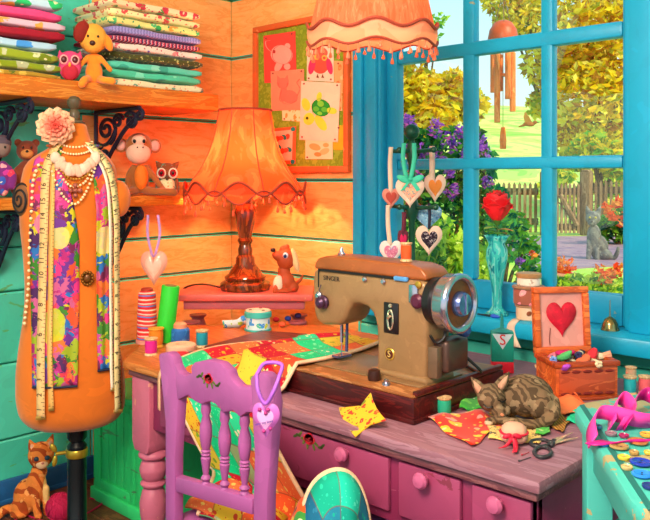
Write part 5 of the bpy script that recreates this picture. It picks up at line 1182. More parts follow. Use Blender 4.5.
# plush puppy on the corner console
pp = at(284, 293, 3.33)
F = Fig('plush_puppy', 'small red brown toy puppy with pale ear and white chest beside the table lamp', 'plush toy', 284, 293, (pp.x, pp.y, .8205))
F.by = 178+(HC-.8205)/F.k
PB = plain('#b8481c', .6); PW = plain('#f6dcc0', .7); PE = plain('#f2c88e', .7)
m = MB(); F.e(m, 286, 282, 9, 10.5, 9); F.e(m, 284, 272, 6.5, 9, 6); F.e(m, 292, 287, 7, 6, 8); F.tb(m, [(294, 285, 2), (300, 281, 4), (303, 276, 4)], [2.4, 2, 1.2]); F.tb(m, [(279, 279, -4), (276.5, 285, -7), (275, 290, -9)], [2.8, 2.4, 2.6]); F.e(m, 284, 290, 9, 2.8, 9, -3)
b = F.part('body', m, PB, vox=.8)
F.one('chest', PW, 278.5, 283, 5.5, 8.5, 5.5, -4, .1, b)
m = MB(); F.e(m, 286, 259, 9.5, 11, 9, -1, .2); F.e(m, 279, 256, 7.5, 5, 6, -3, .4); F.tb(m, [(284, 250, 0), (287, 247, 0)], [5, 3]); hd = F.part('head', m, PB, vox=.8)
F.one('nose', NOSE, 273, 249.5, 2.6, 2.3, 2.4, -4, 0, hd); F.one('eye', plain('#e8e0e8', .3, amt=0), 285.5, 254.5, 2.6, 3, 1.4, -9.4, 0, hd); F.one('pupil', plain('#2a3a6a', .1, amt=0), 285, 255, 1.7, 2.1, 1.2, -10.4, 0, hd)
F.one('ear', PE, 295, 260, 3.6, 12.5, 5, -3, -.25, hd, 'long pale hanging ear')
# ================================================================ ON AND ABOVE THE WINDOW SILL
RIBC = plain('#f4cdb4', .7); 
def vec2(o, y, px, py): q = on_y(px, py, y); return Vector((q.x-o[0], q.y-o[1], q.z-o[2]))
# heart stand
hb = Vector((1.205, -.082, .8005)); hd_ = (hb.x-CAM[0])*FV[0]+(hb.y-CAM[1])*FV[1]; hk = hd_/FPX
IRG = plain('#17503c', .35, .2, .08)
t = thing('ornament_stand', 'dark green turned stand with crossed arms for hearts on the window sill', 'stand', hb)
zt = on_y(410, 132, hb.y).z-hb.z; z1 = on_y(410, 152, hb.y).z-hb.z; z2 = on_y(410, 208, hb.y).z-hb.z
m = MB(); m.lathe([(.046, 0), (.046, .01), (.03, .02), (.018, .035), (.014, .08), (.02, .1), (.014, .12), (.013, z2-.05), (.022, z2-.03), (.03, z2), (.022, z2+.03), (.013, z2+.05), (.014, z1-.05), (.02, z1-.03), (.024, z1), (.018, z1+.025), (.01, zt-.035), (.013, zt-.03)], 16); m.build('post', IRG, t)
m = MB(); m.ell((0, 0, zt), .031, 16, 12); m.build('ball_finial', IRG, t, smooth=180)
arms = {}
for z, L in ((z1, .105), (z2, .115)):
    for a in (0, PI/2+.2, PI):
        if abs(a-PI/2-.2) < .01: a = -PI/2-.1; L2 = .07
        else: L2 = L
        m = MB(); e = Vector((L2*math.cos(a), L2*math.sin(a), .006)); m.tube([(0, 0, z), Vector((0, 0, z))+e*.5, Vector((0, 0, z))+e], [.010, .008, .008], 8); m.ell(Vector((0, 0, z))+e, .012, 8, 6); m.build('arm', IRG, t)
def heart(label, px, py, w, h, rim, inner, loop=None, lc=RIBC, d=None, bow=None, grp='felt hearts on the green stand', dots=None, tilt=0, lw=4.5, thick=.02):
    d = d or hd_-.03; k = d/FPX; p = at(px, py, d)
    o = thing('felt_heart', label, 'hanging heart', p, FACE, grp, (0, tilt, FACE))
    b = puffy(heart2d(w*k, h*k), thick).build('heart_body', rim, o, smooth=60)
    if inner: puffy(heart2d(w*k*.74, h*k*.74), thick*.7, mb=MB().at((0, -thick*.22, .001))).build('heart_panel', inner, o, smooth=60)
    if loop:
        for P in loop:
            Q = [Vector(((x-px)*k, dp*k, (py-y)*k)) for x, y, dp in P]; MB().ribbon(smoothpts(Q, 6), lw*k, (1, .15, 0), .0012).build('ribbon_loop', lc, o, smooth=180)
    if bow:
        m = MB()
        for s_ in (-1, 1):
            m.ell(Vector((s_*7*k, -.012, (h*.42+bow)*k)), (7*k, .006, 3.4*k), 12, 8, (0, -s_*.45, 0)); m.ribbon([Vector((0, -.013, (h*.4+bow)*k)), Vector((s_*5*k, -.016, (h*.2+bow)*k)), Vector((s_*8*k, -.013, (h*.05+bow)*k))], 4*k, (1, 0, .3), .001)
        m.ell(Vector((0, -.015, (h*.42+bow)*k)), 2.6*k, 8, 6); m.build('bow', lc, o, smooth=60)
    return o
CRM = plain('#f2c8b4', .8); TEALR = plain('#3fc8a4', .6)
heart('cream rimmed floral felt heart with a turquoise bow on the green stand', 410, 193, 29, 31, CRM, floral('heart floral', '#e8a890', ['#e85a4a', '#4a9aa0', '#f2c890'], 90, .36), [[(404, 143, 0), (403, 160, -1), (407, 181, -1)], [(414, 143, 0), (414, 160, -1), (410, 181, -1)]], TEALR, d=hd_-.10, bow=1)
heart('cream felt heart with an orange panel on the upper right arm of the stand', 435, 189, 22, 29, CRM, plain('#f08a3a', .8), [[(432, 146, 0), (432, 160, -1), (432, 182, -1)]], d=hd_+.06, lw=5.5)
heart('small brick red felt heart on the upper left arm of the stand', 391, 199, 18, 21, plain('#d88474', .8), plain('#b84438', .8), [[(391, 147, 0), (390, 165, -1), (391, 193, -1)]], d=hd_-.06)
heart('pale blue patterned felt heart hanging behind the black one', 428, 218, 28, 26, floral('heart blue', '#8ab8d8', ['#5a8ac0', '#c0dcec', '#4a78b0'], 80, .4), None, [[(428, 205, 0), (428, 209, 0)]], d=hd_+.02)
heart('black paisley felt heart with a pink rim on the lower right of the stand', 429, 241, 27, 31, CRM, floral('heart paisley', '#2a1c2c', ['#d8c0c8', '#7a6a78', '#f0e0e0'], 110, .3), [[(429, 203, 0), (429.5, 215, -1), (429, 229, -1)]], plain('#241a34', .6), d=hd_-.05, bow=None, lw=3)
heart('white felt heart with a flowered panel at the lower left of the stand', 391, 254, 23, 27, plain('#f0dcd8', .8), floral('heart pink', '#d87a9a', ['#7a9ad0', '#f0c0c8', '#c85a80'], 100, .36), [[(388, 205, 0), (388, 225, -1), (390, 245, -1)]], d=hd_-.07)
heart('slim magenta felt heart turned edge on beside the stand post', 403, 242, 11, 24, plain('#6a2438', .8), plain('#d81a5a', .8), [[(404, 212, 0), (404, 222, -1), (403, 234, -1)]], plain('#6a2438', .8), d=hd_-.03)
# glass heart below the lower shelf, lilac heart on the chair
lb = on_x(154, 268, .20)
heart('pink glazed heart hanging on lilac ribbon from the lower shelf bracket', 154, 269, 27, 36, plain('#f0a08c', .2, amt=.1, spec=.6), plain('#f4b4a0', .15, amt=.14, spec=.6), [[(148, 215, 0), (148, 235, -1), (153, 257, -2)], [(158, 215, 0), (160, 235, -1), (155, 257, -2)]], plain('#b88ac8', .6), d=2.92, grp='hanging hearts elsewhere', lw=2.6, thick=.035)
hc = CY-.075; hq = on_y(266, 421, hc); dq = (hq.x-CAM[0])*FV[0]+(hq.y-CAM[1])*FV[1]
o = heart('lilac wooden heart with writing hanging on the chair post', 266, 421, 29, 36, plain('#c060b8', .5), plain('#e0a0d8', .5), None, None, d=dq, grp='hanging hearts elsewhere', thick=.012)
o.rotation_euler = (0, 0, .5); kq = dq/FPX
MB().tube(smoothpts([Vector((-12*kq, .012, 44*kq)), Vector((-8*kq, -.002, 30*kq)), Vector((0, -.004, 18*kq)), Vector((8*kq, -.002, 30*kq)), Vector((12*kq, .012, 44*kq)), Vector((9*kq, .045, 52*kq)), Vector((-9*kq, .045, 52*kq)), Vector((-12*kq, .012, 44*kq))], 6), .0042, 6).build('ribbon_loop', plain('#a858c8', .5), o, smooth=180)
text_mb('sew my love', .0078, frame((0, -.0118, .000), (1, 0, .28), (-.28, 0, 1))).build('lettering', plain('#5a3a9a', .5), o, smooth=0)
for x, z in ((-5.5, 12), (3.5, 12.5), (1, 9), (-1, -9), (6, -6)): MB().ell((x*kq, -.008, z*kq), (2*kq, .004, 2*kq), 10, 6).build('painted_dot', plain('#a82a78', .5), o, smooth=180)
# vase and rose
vp = Vector((on_y(497, 300, -.055).x, -.055, .8005)); vk = ((vp.x-CAM[0])*FV[0]+(vp.y-CAM[1])*FV[1])/FPX
vb = 178+(HC-.8)/vk
def vz(y): return max(0, (vb-4-y)*vk*1.0)
n = NT('turquoise glass'); v = n.co(scale=(1, 1, .25)); c = n.ramp(n.noise(v, 40, 2, .5, 1), [(0, '#25b0c4'), (.42, '#4fe4e0'), (.55, '#9afaf2'), (.62, '#1f9cb0')]); M_VG = n.fin(c, .08, 0, .6, **{'Transmission Weight': .45, 'IOR': 1.3})
t = thing('glass_vase', 'slender fluted turquoise glass vase on the window sill', 'vase', vp)
MB().lathe([(11*vk, 0), (11.5*vk, .006), (7*vk, .018), (4.6*vk, .035), (5*vk, vz(285)), (7.5*vk, vz(268)), (10.5*vk, vz(254)), (10*vk, vz(246)), (7.6*vk, vz(240)), (10*vk, vz(235)), (12.5*vk, vz(231)), (11.5*vk, vz(231)), (7*vk, vz(239)), (9*vk, vz(247)), (9*vk, vz(256)), (5.5*vk, vz(272))], 40, lobes=lambda a, z: 1+.07*math.cos(8*a)).build('vase_body', M_VG, t, smooth=180)
t = thing('red_rose', 'single red rose standing in the turquoise glass vase', 'flower', vp)
sz = vz(212); m = MB(); m.tube([(0, 0, .05), (.003, 0, vz(240)), (0, 0, sz)], .0032, 6); m.build('stem', plain('#3a6a24', .6), t)
RR = [plain('#d8101c', .55, amt=.08), plain('#f01e28', .55, amt=.08), plain('#a80c18', .6, amt=.08)]
rc = Vector((0, 0, vz(205)))
for ri, (n_, r0, zt0, op, kk) in enumerate(((5, .050, .040, .7, 1), (5, .045, .056, .45, 0), (4, .036, .064, .25, 1), (4, .026, .068, .12, 2), (3, .014, .07, .05, 0))):
    for i in range(n_):
        a = 2*PI*(i+.5*(ri % 2))/n_
        def fn(u, w, a=a, r0=r0, zt0=zt0, op=op, n_=n_):
            q = a+(u-.5)*2*PI/n_*1.45; r = r0*(.25+.75*math.sin(min(1, w*1.1)*PI/2))*(1+op*.22*max(0, w-.7)/.3); z = -.045+(zt0+.045)*w*(1-.22*(2*u-1)**2)-op*.028*max(0, w-.72)/.28
            return rc+Vector((r*math.cos(q), r*math.sin(q), z))
        MB().sheet(fn, 8, 8).build('petal', RR[kk], t, smooth=180, solid=.0015)
MB().at(rc+Vector((0, 0, -.048))).lathe([(.004, -.012), (.014, 0), (.02, .014), (.012, .012)], 10).build('calyx', plain('#4a7a2a', .7), t)
for a, zz, l, cl in ((.3, vz(226), .06, '#c8782a'), (2.6, vz(228), .07, '#5a9a30'), (4.4, vz(224), .06, '#8aa838'), (1.4, vz(230), .055, '#d86a3a'), (5.4, vz(229), .05, '#4a8a2c')):
    def fn(u, w, a=a, zz=zz, l=l): s_ = math.sin(w*PI)*.35*l*(u-.5)*2; r = l*w; return Vector((r*math.cos(a)-s_*math.sin(a), r*math.sin(a)+s_*math.cos(a), zz+.35*r-.4*r*r/l))
    MB().sheet(fn, 4, 8).build('leaf', plain(cl, .6), t, smooth=180, solid=.001)
# stacked jars
jx = on_y(529, 310, -.05).x; jp = Vector((jx, -.052, .8005)); jk = ((jp.x-CAM[0])*FV[0]+(jp.y-CAM[1])*FV[1])/FPX
def jar(label, z, r, h, body, lidc, lid_h, grp='stacked jars on the sill'):
    o = thing('lidded_jar', label, 'jar', (jp.x, jp.y, jp.z+z), FACE, grp)
    MB().lathe([(r*.93, 0), (r, .004), (r, h-.004), (r*.95, h)], 28).build('jar_body', body, o); MB().at((0, 0, h)).lathe([(r*1.06, 0), (r*1.09, .003), (r*1.09, lid_h-.003), (r*1.03, lid_h)], 28).build('lid', lidc, o); return o
j1 = jar('low cream jar with a brown motif, bottom of the stack on the sill', 0, 12.5*jk, 13*jk, plain('#f0c4a4', .35), plain('#c88a6a', .4), 2*jk)
m = MB(); 
for s_ in (-1, 1): m.ell((s_*2.8*jk, -12.5*jk, 7.5*jk), (2.8*jk, .0012, 2.4*jk), 10, 6, (0, s_*.5, 0))
m.build('motif', plain('#9a4a24', .5), j1, smooth=180)
j2 = jar('red brown jar with pink spots, middle of the stack on the sill', 15.2*jk, 15*jk, 16*jk, floral('jar spots', '#a85a4a', ['#f08a9a', '#f0a0a8', '#d87080'], 28, .36), plain('#b07a5c', .35), 2.5*jk)
j3 = jar('small pale patterned jar with a wooden lid, top of the stack on the sill', 33.9*jk, 11.5*jk, 8*jk, floral('jar lace', '#f4e0d0', ['#c8a898', '#e8c8b8'], 60, .34), plain('#c08858', .4), 4.5*jk)
t = thing('cream_ribbon', 'cream ribbon trailing off the window sill beside the jars', 'ribbon', (0, 0, 0))
rp = [(on_y(517, 300, -.09).x, -.085, .8025), (on_y(514, 306, -.13).x, -.125, .8025), (on_y(511, 322, -.14).x, -.1405, .785), (on_y(512, 330, -.14).x, -.141, .755), (on_y(517, 345, -.142).x, -.14, .715)]
MB().ribbon(smoothpts(rp, 6), .028, (1, .1, 0)).build('strip', plain('#e8c8b4', .7), t, smooth=180)
# bell, brush
bp = Vector((on_y(610, 325, -.045).x, -.045, .8005)); bk = ((bp.x-CAM[0])*FV[0]+(bp.y-CAM[1])*FV[1])/FPX
t = thing('hand_bell', 'little brass bell with a thin handle on the right of the sill', 'bell', bp)
MB().lathe([(9*bk, 0), (9*bk, .003), (8*bk, 3*bk), (7.6*bk, 6*bk), (5.5*bk, 10.5*bk), (2*bk, 13*bk), (.8*bk, 13.6*bk)], 24).build('bell_cup', plain('#a08a58', .15, .85, .1, 30), t); m = MB(); m.tube([(0, 0, 13*bk), (0, 0, 30*bk)], [.003, .0018], 6); m.build('handle', plain('#7a8a80', .3, .6), t)
t = thing('paint_brush', 'little brush with a blue tip lying on the sill by the vase', 'brush', (on_y(490, 310, -.1).x, -.112, .806)); m = MB(); m.tube([(-.045, 0, 0), (.012, .0, 0)], [.003, .0045], 8); m.build('handle', plain('#24303a', .4), t); MB().at((.022, 0, 0), (0, PI/2, 0)).lathe([(.005, -.01), (.008, 0), (.006, .018), (.001, .026)], 10).build('brush_tip', plain('#2a5ad0', .5), t)
# wind chime outside
cp = on_y(503, 40, .33); cd = (cp.x-CAM[0])*FV[0]+(cp.y-CAM[1])*FV[1]; ck = cd/FPX
t = thing('wind_chime', 'orange bamboo wind chime hanging outside the window', 'wind chime', cp, FACE)
WD = wood('chime bamboo', '#fa8a3c', '#ee7628', '#ff9e54', (6, 6, 1), 6, .5); ST = plain('#8a6a54', .7)
def cz_(y): return (40-y)*ck
MB().lathe([(15*ck, 0), (15.2*ck, .004), (13.5*ck, cz_(30)), (9*ck, cz_(23)), (4*ck, cz_(20.5)), (.5*ck, cz_(20))], 24).build('dome', plain('#c84a1c', .45), t)
m = MB(); zt2 = 2.40-cp.z
for k in range(3): a = 2*PI*k/3+.4; m.tube([(9*ck*math.cos(a), 9*ck*math.sin(a), cz_(23)), (0, 0, cz_(-8))], .0016, 5)
m.tube([(0, 0, cz_(-8)), (0, 0, zt2)], .0018, 5); m.tube([(0, 0, cz_(21)), (0, 0, cz_(128))], .0016, 5); m.build('cord', ST, t)
for k, (a, y1) in enumerate(((2.6, 92), (3.9, 123), (5.0, 100), (5.7, 112), (.5, 95), (1.6, 90))):
    x, y = 10*ck*math.cos(a), 10*ck*math.sin(a); m = MB(); m.at((x, y, 0)).lathe([(3.1*ck, cz_(y1)), (3.1*ck, cz_(54)), (2.2*ck, cz_(53))], 12); c_ = m.build('chime_tube', WD, t); MB().tube([(x, y, 0), (x, y, cz_(54))], .0012, 5).build('string', ST, c_)
MB().at((0, 0, cz_(75))).lathe([(5*ck, -1.2*ck), (5.4*ck, 0), (5*ck, 1.2*ck)], 18).build('striker', WD, t)
MB().prism([(-2*ck, cz_(127)), (2*ck, cz_(127)), (3.4*ck, cz_(140)), (3*ck, cz_(149)), (-3*ck, cz_(149)), (-3.4*ck, cz_(140))], -.006, .006).build('sail', WD, t, bevel=.003)
MB().tube([(0, 0, zt2), (.0, .0, zt2+.012), (-.012*0+(.33-.1)*.69*0, .0, zt2+.02)], .003, 6).build('hanger', IRON, t)
hk_ = MB(); hk_.tube([(cp.x, .10, 2.50), (cp.x, .30, 2.46), (cp.x, .335, 2.43), (cp.x, .33, 2.41)], .006, 8); tag(hk_.build('wall_hook', IRON), 'iron hook above the window carrying the wind chime', 'hook')
# ================================================================ RIGHT HALF OF THE DESK
dz = DT+.0005
# tin
tp_ = on_z(502, 372, DT); tk = ((tp_.x-CAM[0])*FV[0]+(tp_.y-CAM[1])*FV[1])/FPX
t = thing('oil_tin', 'teal and red oil tin with a letter S on the desk behind the base', 'tin', (tp_.x, tp_.y, dz), FACE-.12)
W_, H_ = 11*tk, 41*tk
MB().bb(-W_, W_, -.018, .018, H_*.27, H_).build('can', plain('#1a9c8c', .35), t, bevel=.003); MB().bb(-W_*1.005, W_*1.005, -.0185, .0185, 0, H_*.27).build('red_base', plain('#e8243a', .35), t, bevel=.002, label='red bottom band')
MB().prism([(-W_*.92, H_*.95), (W_*.92, H_*.95), (0, H_*.58)], -.019, -.0178).build('label_triangle', plain('#c8dce8', .4, amt=0), t)
text_mb('S', H_*.36, frame((0, -.0197, H_*.80), (1, 0, 0), (0, 0, 1))).build('letter', plain('#d8202c', .4, amt=0), t, smooth=0)
MB().at((0, 0, H_)).lathe([(W_*.9, 0), (W_*.5, .006), (.006, .01), (.0045, .04), (.003, .052)], 14).build('spout', plain('#2a8a86', .35), t)
# wooden box with the heart in its lid
bq = on_z(587, 400, DT); bkk = ((bq.x-CAM[0])*FV[0]+(bq.y-CAM[1])*FV[1])/FPX
ORW = wood('box wood', '#d8622a', '#c45220', '#e67a38', (1, 7, 7), 4, .4); ORD = wood('box panel wood', '#c0502c', '#ae4424', '#cc6034', (1, 7, 7), 4, .45); RIMD = wood('box rim wood', '#b8481a', '#a43c14', '#c85824', (1, 7, 7), 4, .4)
t = thing('wooden_box', 'open orange wooden box with a red heart inside its raised lid', 'box', (bq.x, bq.y, dz), FACE+.16)
bw, bh, bd_ = 33*bkk, 33*bkk, .125
m = MB(); e = .008
m.bb(-bw, bw, 0, bd_, 0, e); m.bb(-bw, bw, 0, e, e, bh); m.bb(-bw, bw, bd_-e, bd_, e, bh); m.bb(-bw, -bw+e, e, bd_-e, e, bh); m.bb(bw-e, bw, e, bd_-e, e, bh); m.build('box_body', ORW, t, bevel=.001)
m = MB(); m.bb(-bw-.006, bw+.006, -.006, .012, bh, bh+.014); m.bb(-bw-.006, bw+.006, bd_-.012, bd_+.004, bh, bh+.014); m.bb(-bw-.006, -bw+.012, .012, bd_-.012, bh, bh+.014); m.bb(bw-.012, bw+.006, .012, bd_-.012, bh, bh+.014); m.build('rim', RIMD, t, bevel=.003)
MB().bb(-bw+.008, bw-.008, -.003, 0, .014, bh-.008).build('front_panel', ORD, t, bevel=.0015); MB().bb(-bw-.006, bw+.006, -.008, bd_+.004, 0, .009).build('plinth', RIMD, t, bevel=.003)
for z in (bh-.012, .018):
    m = MB()
    for i in range(5): m.ell(((i-2)*bw*.36, -.0035, z), (bw*.15, .0018, .0045), 10, 6)
    m.build('carving', plain('#7a1a14', .5), t, smooth=180)
lh = 66*bkk*1.05; lt = Matrix.Rotation(-.10, 4, 'X'); lid = MB(); lx0, lx1 = -bw-.002, bw-.012
def lidm(mb): mb.M = Matrix.Translation((0, bd_+.006, bh+.01)) @ lt; return mb
m = lidm(MB()); q = .018
m.bb(lx0, lx1, -.012, .012, 0, q); m.bb(lx0, lx1, -.012, .012, lh-q, lh); m.bb(lx0, lx0+q, -.012, .012, q, lh-q); m.bb(lx1-q, lx1, -.012, .012, q, lh-q); lo = m.build('lid', ORW, t, bevel=.003)
lidm(MB()).bb(lx0+q, lx1-q, 0, .008, q, lh-q).build('lining', plain('#d89088', .8), lo)
m = lidm(MB()); hx0 = (lx0+lx1)/2; old = m.M; m.M = old @ Matrix.Translation((hx0, -.004, lh*.50)); puffy(heart2d(lx1-lx0-2*q-.04, (lx1-lx0-2*q-.04)*1.08), .022, mb=m); m.build('lid_heart', plain('#c8082c', .7, amt=.2, scale=40), lo, smooth=60, label='crimson velvet heart')
m = lidm(MB()); m.tube([(hx0-.035, -.003, lh*.38), (hx0-.04, -.004, lh*.2), (hx0-.038, -.003, lh*.12)], .0012, 5); m.build('lid_thread', plain('#7a2a2a', .7), lo)
# things heaped in the box
BQ = t; rot = Matrix.Rotation(FACE+.16, 4, 'Z'); q = random.Random(11)
heap = [('violet', '#b84ad0', 0), ('black', '#1c1a28', 1), ('coral', '#f0704a', 0), ('cream', '#f4d8b0', 1), ('yellow', '#f0c040', 0), ('sky blue', '#6a90d8', 1), ('green', '#5ac070', 0), ('navy', '#2a2a5a', 1), ('scarlet', '#e02a3a', 0), ('peach', '#f2a888', 1), ('rose', '#d87898', 0), ('ivory', '#f0e8d8', 1), ('lime', '#98c83a', 0), ('magenta', '#c81a6a', 0)]
pos = [(-.062, .012), (-.03, .02), (.0, .022), (.03, .016), (.066, .02), (-.07, .05), (-.035, .055), (.005, .05), (.04, .055), (.068, .06), (-.06, .09), (-.015, .095), (.025, .09), (-.025, .075)]
for (nm, c, kd), (x, y) in zip(heap, pos):
    p = rot @ Vector((x*bw/.085, y, 0)); z = dz+bh-.004+.016*(1-abs(x)/.09)+(.012 if 0.03 < y < .08 else 0)
    if kd == 0:
        o = puffy([(.026*math.cos(a)*(1+.25*math.sin(3*a)), .013*math.sin(a)*(1+.2*math.cos(2*a))) for a in (2*PI*i/20 for i in range(20))], .03).build('felt_scrap', plain(c, .85), smooth=180, loc=(bq.x+p.x, bq.y+p.y, z))
        tag(o, nm + ' felt scrap heaped in the open wooden box', 'felt scrap', 'scraps heaped in the wooden box'); o.rotation_euler = (q.uniform(-.4, .4), q.uniform(-.5, .5), q.uniform(0, 3))
    else:
        o = thing('embroidery_skein', nm + ' embroidery skein heaped in the open wooden box', 'skein', (bq.x+p.x, bq.y+p.y, z), 0, 'scraps heaped in the wooden box', (0, q.uniform(-.3, .3), q.uniform(0, 3)))
        m = MB()
        for j in range(5): a = 2*PI*j/5; m.tube([(-.03, .006*math.cos(a), .006*math.sin(a)), (0, .0035*math.cos(a), .0035*math.sin(a)), (.03, .006*math.cos(a), .006*math.sin(a))], .0048, 6)
        m.build('thread_bundle', plain(c, .7), o, smooth=180); MB().at((0, 0, 0), (0, PI/2, 0)).lathe([(.0095, -.006), (.0095, .006)], 12).build('paper_band', plain('#d8c8a8' if nm != 'ivory' else '#3a3a4a', .6), o)
# spools on the right
def dspool(label, px, py, wpx, hpx, col, **k):
    p = on_z(px, py, DT); s_ = ((p.x-CAM[0])*FV[0]+(p.y-CAM[1])*FV[1])/FPX; return spool(label, (p.x, p.y, dz), wpx*s_/2, hpx*s_, col, **k)
dspool('turquoise thread spool right of the wooden box', 630, 394, 13.5, 18, '#10a8b4'); dspool('coral pink thread spool at the right picture edge', 645, 394, 13.5, 18, '#f0606a'); dspool('bare wooden bobbin behind the turquoise spool', 631, 382, 11.5, 15, '#d8a888')
dspool('emerald thread spool on the desk in front of the machine base', 444, 416, 15.5, 19, '#14a884', tail=[(-.008, -.012, .03), (-.02, -.016, .038), (-.018, -.02, .015), (-.024, -.016, .002)])
p = on_z(538, 372, DT); spool('lilac thread roll leaning against the left side of the wooden box', (p.x, p.y, dz+.012), .013, .045, '#a888b0', rot=(.3, .5, FACE))
# cloth pieces
def cloth(name, label, quad, mat_, z=.003, amp=.004, nu=16, nv=12, fr=7, lift=None, cat='cloth', grp=None, zc=None):
    P = [on_z(a, b, DT) for a, b in quad]; o = P[0]; zc = zc or (0, 0, 0, 0)
    def fn(u, w):
        a = P[0].lerp(P[1], u); b = P[3].lerp(P[2], u); c = a.lerp(b, w); zz = (zc[0]*(1-u)+zc[1]*u)*(1-w)+(zc[3]*(1-u)+zc[2]*u)*w
        e = .05*math.sin(u*11+w*3)*(b-a).length; c = c+(b-a)*(.03*math.sin(u*9))+(P[1]-P[0])*(.03*math.sin(w*8+1))
        return Vector((c.x-o.x, c.y-o.y, z+amp*(1+math.sin(u*fr+w*3))*(1+math.cos(w*fr*.8-u*2))/2+zz))
    m = MB().sheet(fn, nu, nv).build(name, mat_, smooth=180, solid=.0018, loc=(o.x, o.y, dz)); return tag(m, label, cat, grp)
n_ = 'cloth pieces on the desk'
cloth('printed_cloth', 'bright red cloth with yellow flowers spread on the desk before the sleeping kitten', [(427, 421), (474, 412), (505, 425), (470, 449)], floral('red flower cloth', '#e22a14', ['#f8c02a', '#f09a8a', '#f8b020'], 24, .36, '#f8b030'), amp=.006, grp=n_)
cloth('printed_cloth', 'leopard print cloth sticking out under the kitten', [(488, 441), (488, 413), (545, 425), (539, 446)], floral('leopard cloth', '#f0c06a', ['#3a2414', '#5a3a1c', '#3a2414'], 55, .3, '#4a2c14'), z=.002, amp=.003, grp=n_)
cloth('printed_cloth', 'green leafy cloth behind the sleeping kitten beside the machine base', [(459, 412), (466, 386), (484, 384), (482, 412)], floral('green leaf cloth', '#3a9a34', ['#6ac03c', '#2a7a3a'], 40, .4), amp=.006, zc=(0, .03, .03, 0), grp=n_)
cloth('felt_cloth', 'coral felt cloth spilling between the wooden box and the kitten', [(548, 398), (556, 368), (572, 400), (590, 412)], plain('#f2703c', .85), amp=.006, zc=(0, .075, .02, .0), grp=n_)
cloth('felt_cloth', 'coral felt cloth lying right of the kitten on the desk', [(545, 415), (560, 400), (592, 408), (575, 418)], plain('#f47a48', .85), amp=.008, z=.006, grp=n_)
cloth('felt_cloth', 'mint green felt cloth beneath the coral felt', [(566, 424), (570, 415), (590, 411), (585, 424)], plain('#28d0a0', .85), amp=.005, z=.002, grp=n_)
n = NT('brown knit'); v = n.co(); w1 = n.wave(v, 60, 2, 'DIAGONAL'); knit = n.fin(n.ramp(w1, [(0, '#c8863a'), (.55, '#8a5420')]), .9)
cloth('knitted_swatch', 'brown knitted swatch at the tail end of the kitten', [(546, 425), (552, 414), (570, 422), (562, 435)], knit, amp=.004, z=.004, grp=n_)
cloth('printed_cloth', 'little green patterned cloth corner poking out below the kitten', [(535, 438), (537, 427), (549, 430), (550, 436)], floral('lime leaf cloth', '#4ab03c', ['#8ad04a', '#2a8a3a'], 50, .4), amp=.003, z=.006, grp=n_)
# pincushion with red ribbon
p = on_z(514, 444, DT); k = ((p.x-CAM[0])*FV[0]+(p.y-CAM[1])*FV[1])/FPX
t = thing('pincushion', 'peach pincushion tied with red ribbon on leopard cloth', 'pincushion', (p.x, p.y, dz+.006), FACE)
m = MB(); m.lathe([(10*k, 0), (13.5*k, 3*k), (14*k, 7*k), (12.5*k, 8.5*k), (12.5*k, 11*k), (12*k, 14*k), (8*k, 17.5*k), (2*k, 18.5*k)], 24, lobes=lambda a, z: 1+.03*math.cos(7*a)); m.build('cushion', plain('#e8a890', .8), t, smooth=180)
RDR = plain('#d81a3c', .5); RB = MB(); RB.tube([(13.2*k*math.cos(a), 13.2*k*math.sin(a), 9.4*k) for a in (2*PI*i/28 for i in range(28))], 1.7*k, 6, closed=True, flat=.6)
RB.build('ribbon_band', RDR, t, smooth=180)
for P in ([(-5, -14, 9), (-8, -17, 5), (-13, -19, 1.2), (-18, -21, .4)], [(-4, -14, 9), (-3, -17.5, 5), (-4, -24, .6), (-7, -32, .4)]): MB().ribbon(smoothpts([Vector(a)*k for a in P], 6), 5*k, (1, .2, 0)).build('ribbon_tail', RDR, t, smooth=180)
m = MB()
for s_ in (-1, 1): m.ell((-5*k+s_*5*k, -14*k, 9.5*k), (5*k, 2*k, 2.6*k), 10, 8, (0, s_*.3, 0))
m.ell((-5*k, -15*k, 9.5*k), 2.*k, 8, 6); m.build('bow', RDR, t, smooth=180)
# scissors
def dp(px, py, z=.004): q = on_z(px, py, DT); return Vector((q.x, q.y, dz+z))
t = thing('scissors', 'open scissors with black loops and pale blades on the desk', 'scissors', dp(554, 444, 0)); o = dp(554, 444, 0)
HB = plain('#3a363c', .4)
for cx, cy, rx, ry, tip, hb_ in ((540, 445.5, 9.5, 3.4, (578, 440), (550, 445)), (542.5, 454.5, 8.5, 5.2, (573, 436), (551, 448))):
    m = MB(); m.tube([dp(cx+rx*math.cos(a), cy+ry*math.sin(a), .005)-o for a in (2*PI*i/24 for i in range(24))], .0042, 6, closed=True); m.tube([dp(*hb_, .005)-o, dp(555, 443.6, .006)-o], .005, 6); m.build('handle_loop', HB, t, smooth=180)
    a, b = dp(552, 445, 0)-o, dp(*tip, 0)-o; sd = Vector((-(b-a).y, (b-a).x, 0)).normalized()*.0085; m = MB(); zz = .005 if tip[0] > 575 else .0075
    m.prism([((a-sd).x, (a-sd).y), (b.x, b.y), ((a+sd).x, (a+sd).y)], zz-.001, zz+.001, 'xy'); m.build('blade', plain('#f0e0c0', .2, .6), t)
MB().at((0, 0, .004)).lathe([(.005, 0), (.005, .006), (.003, .007)], 12).build('pivot_screw', HB, t)
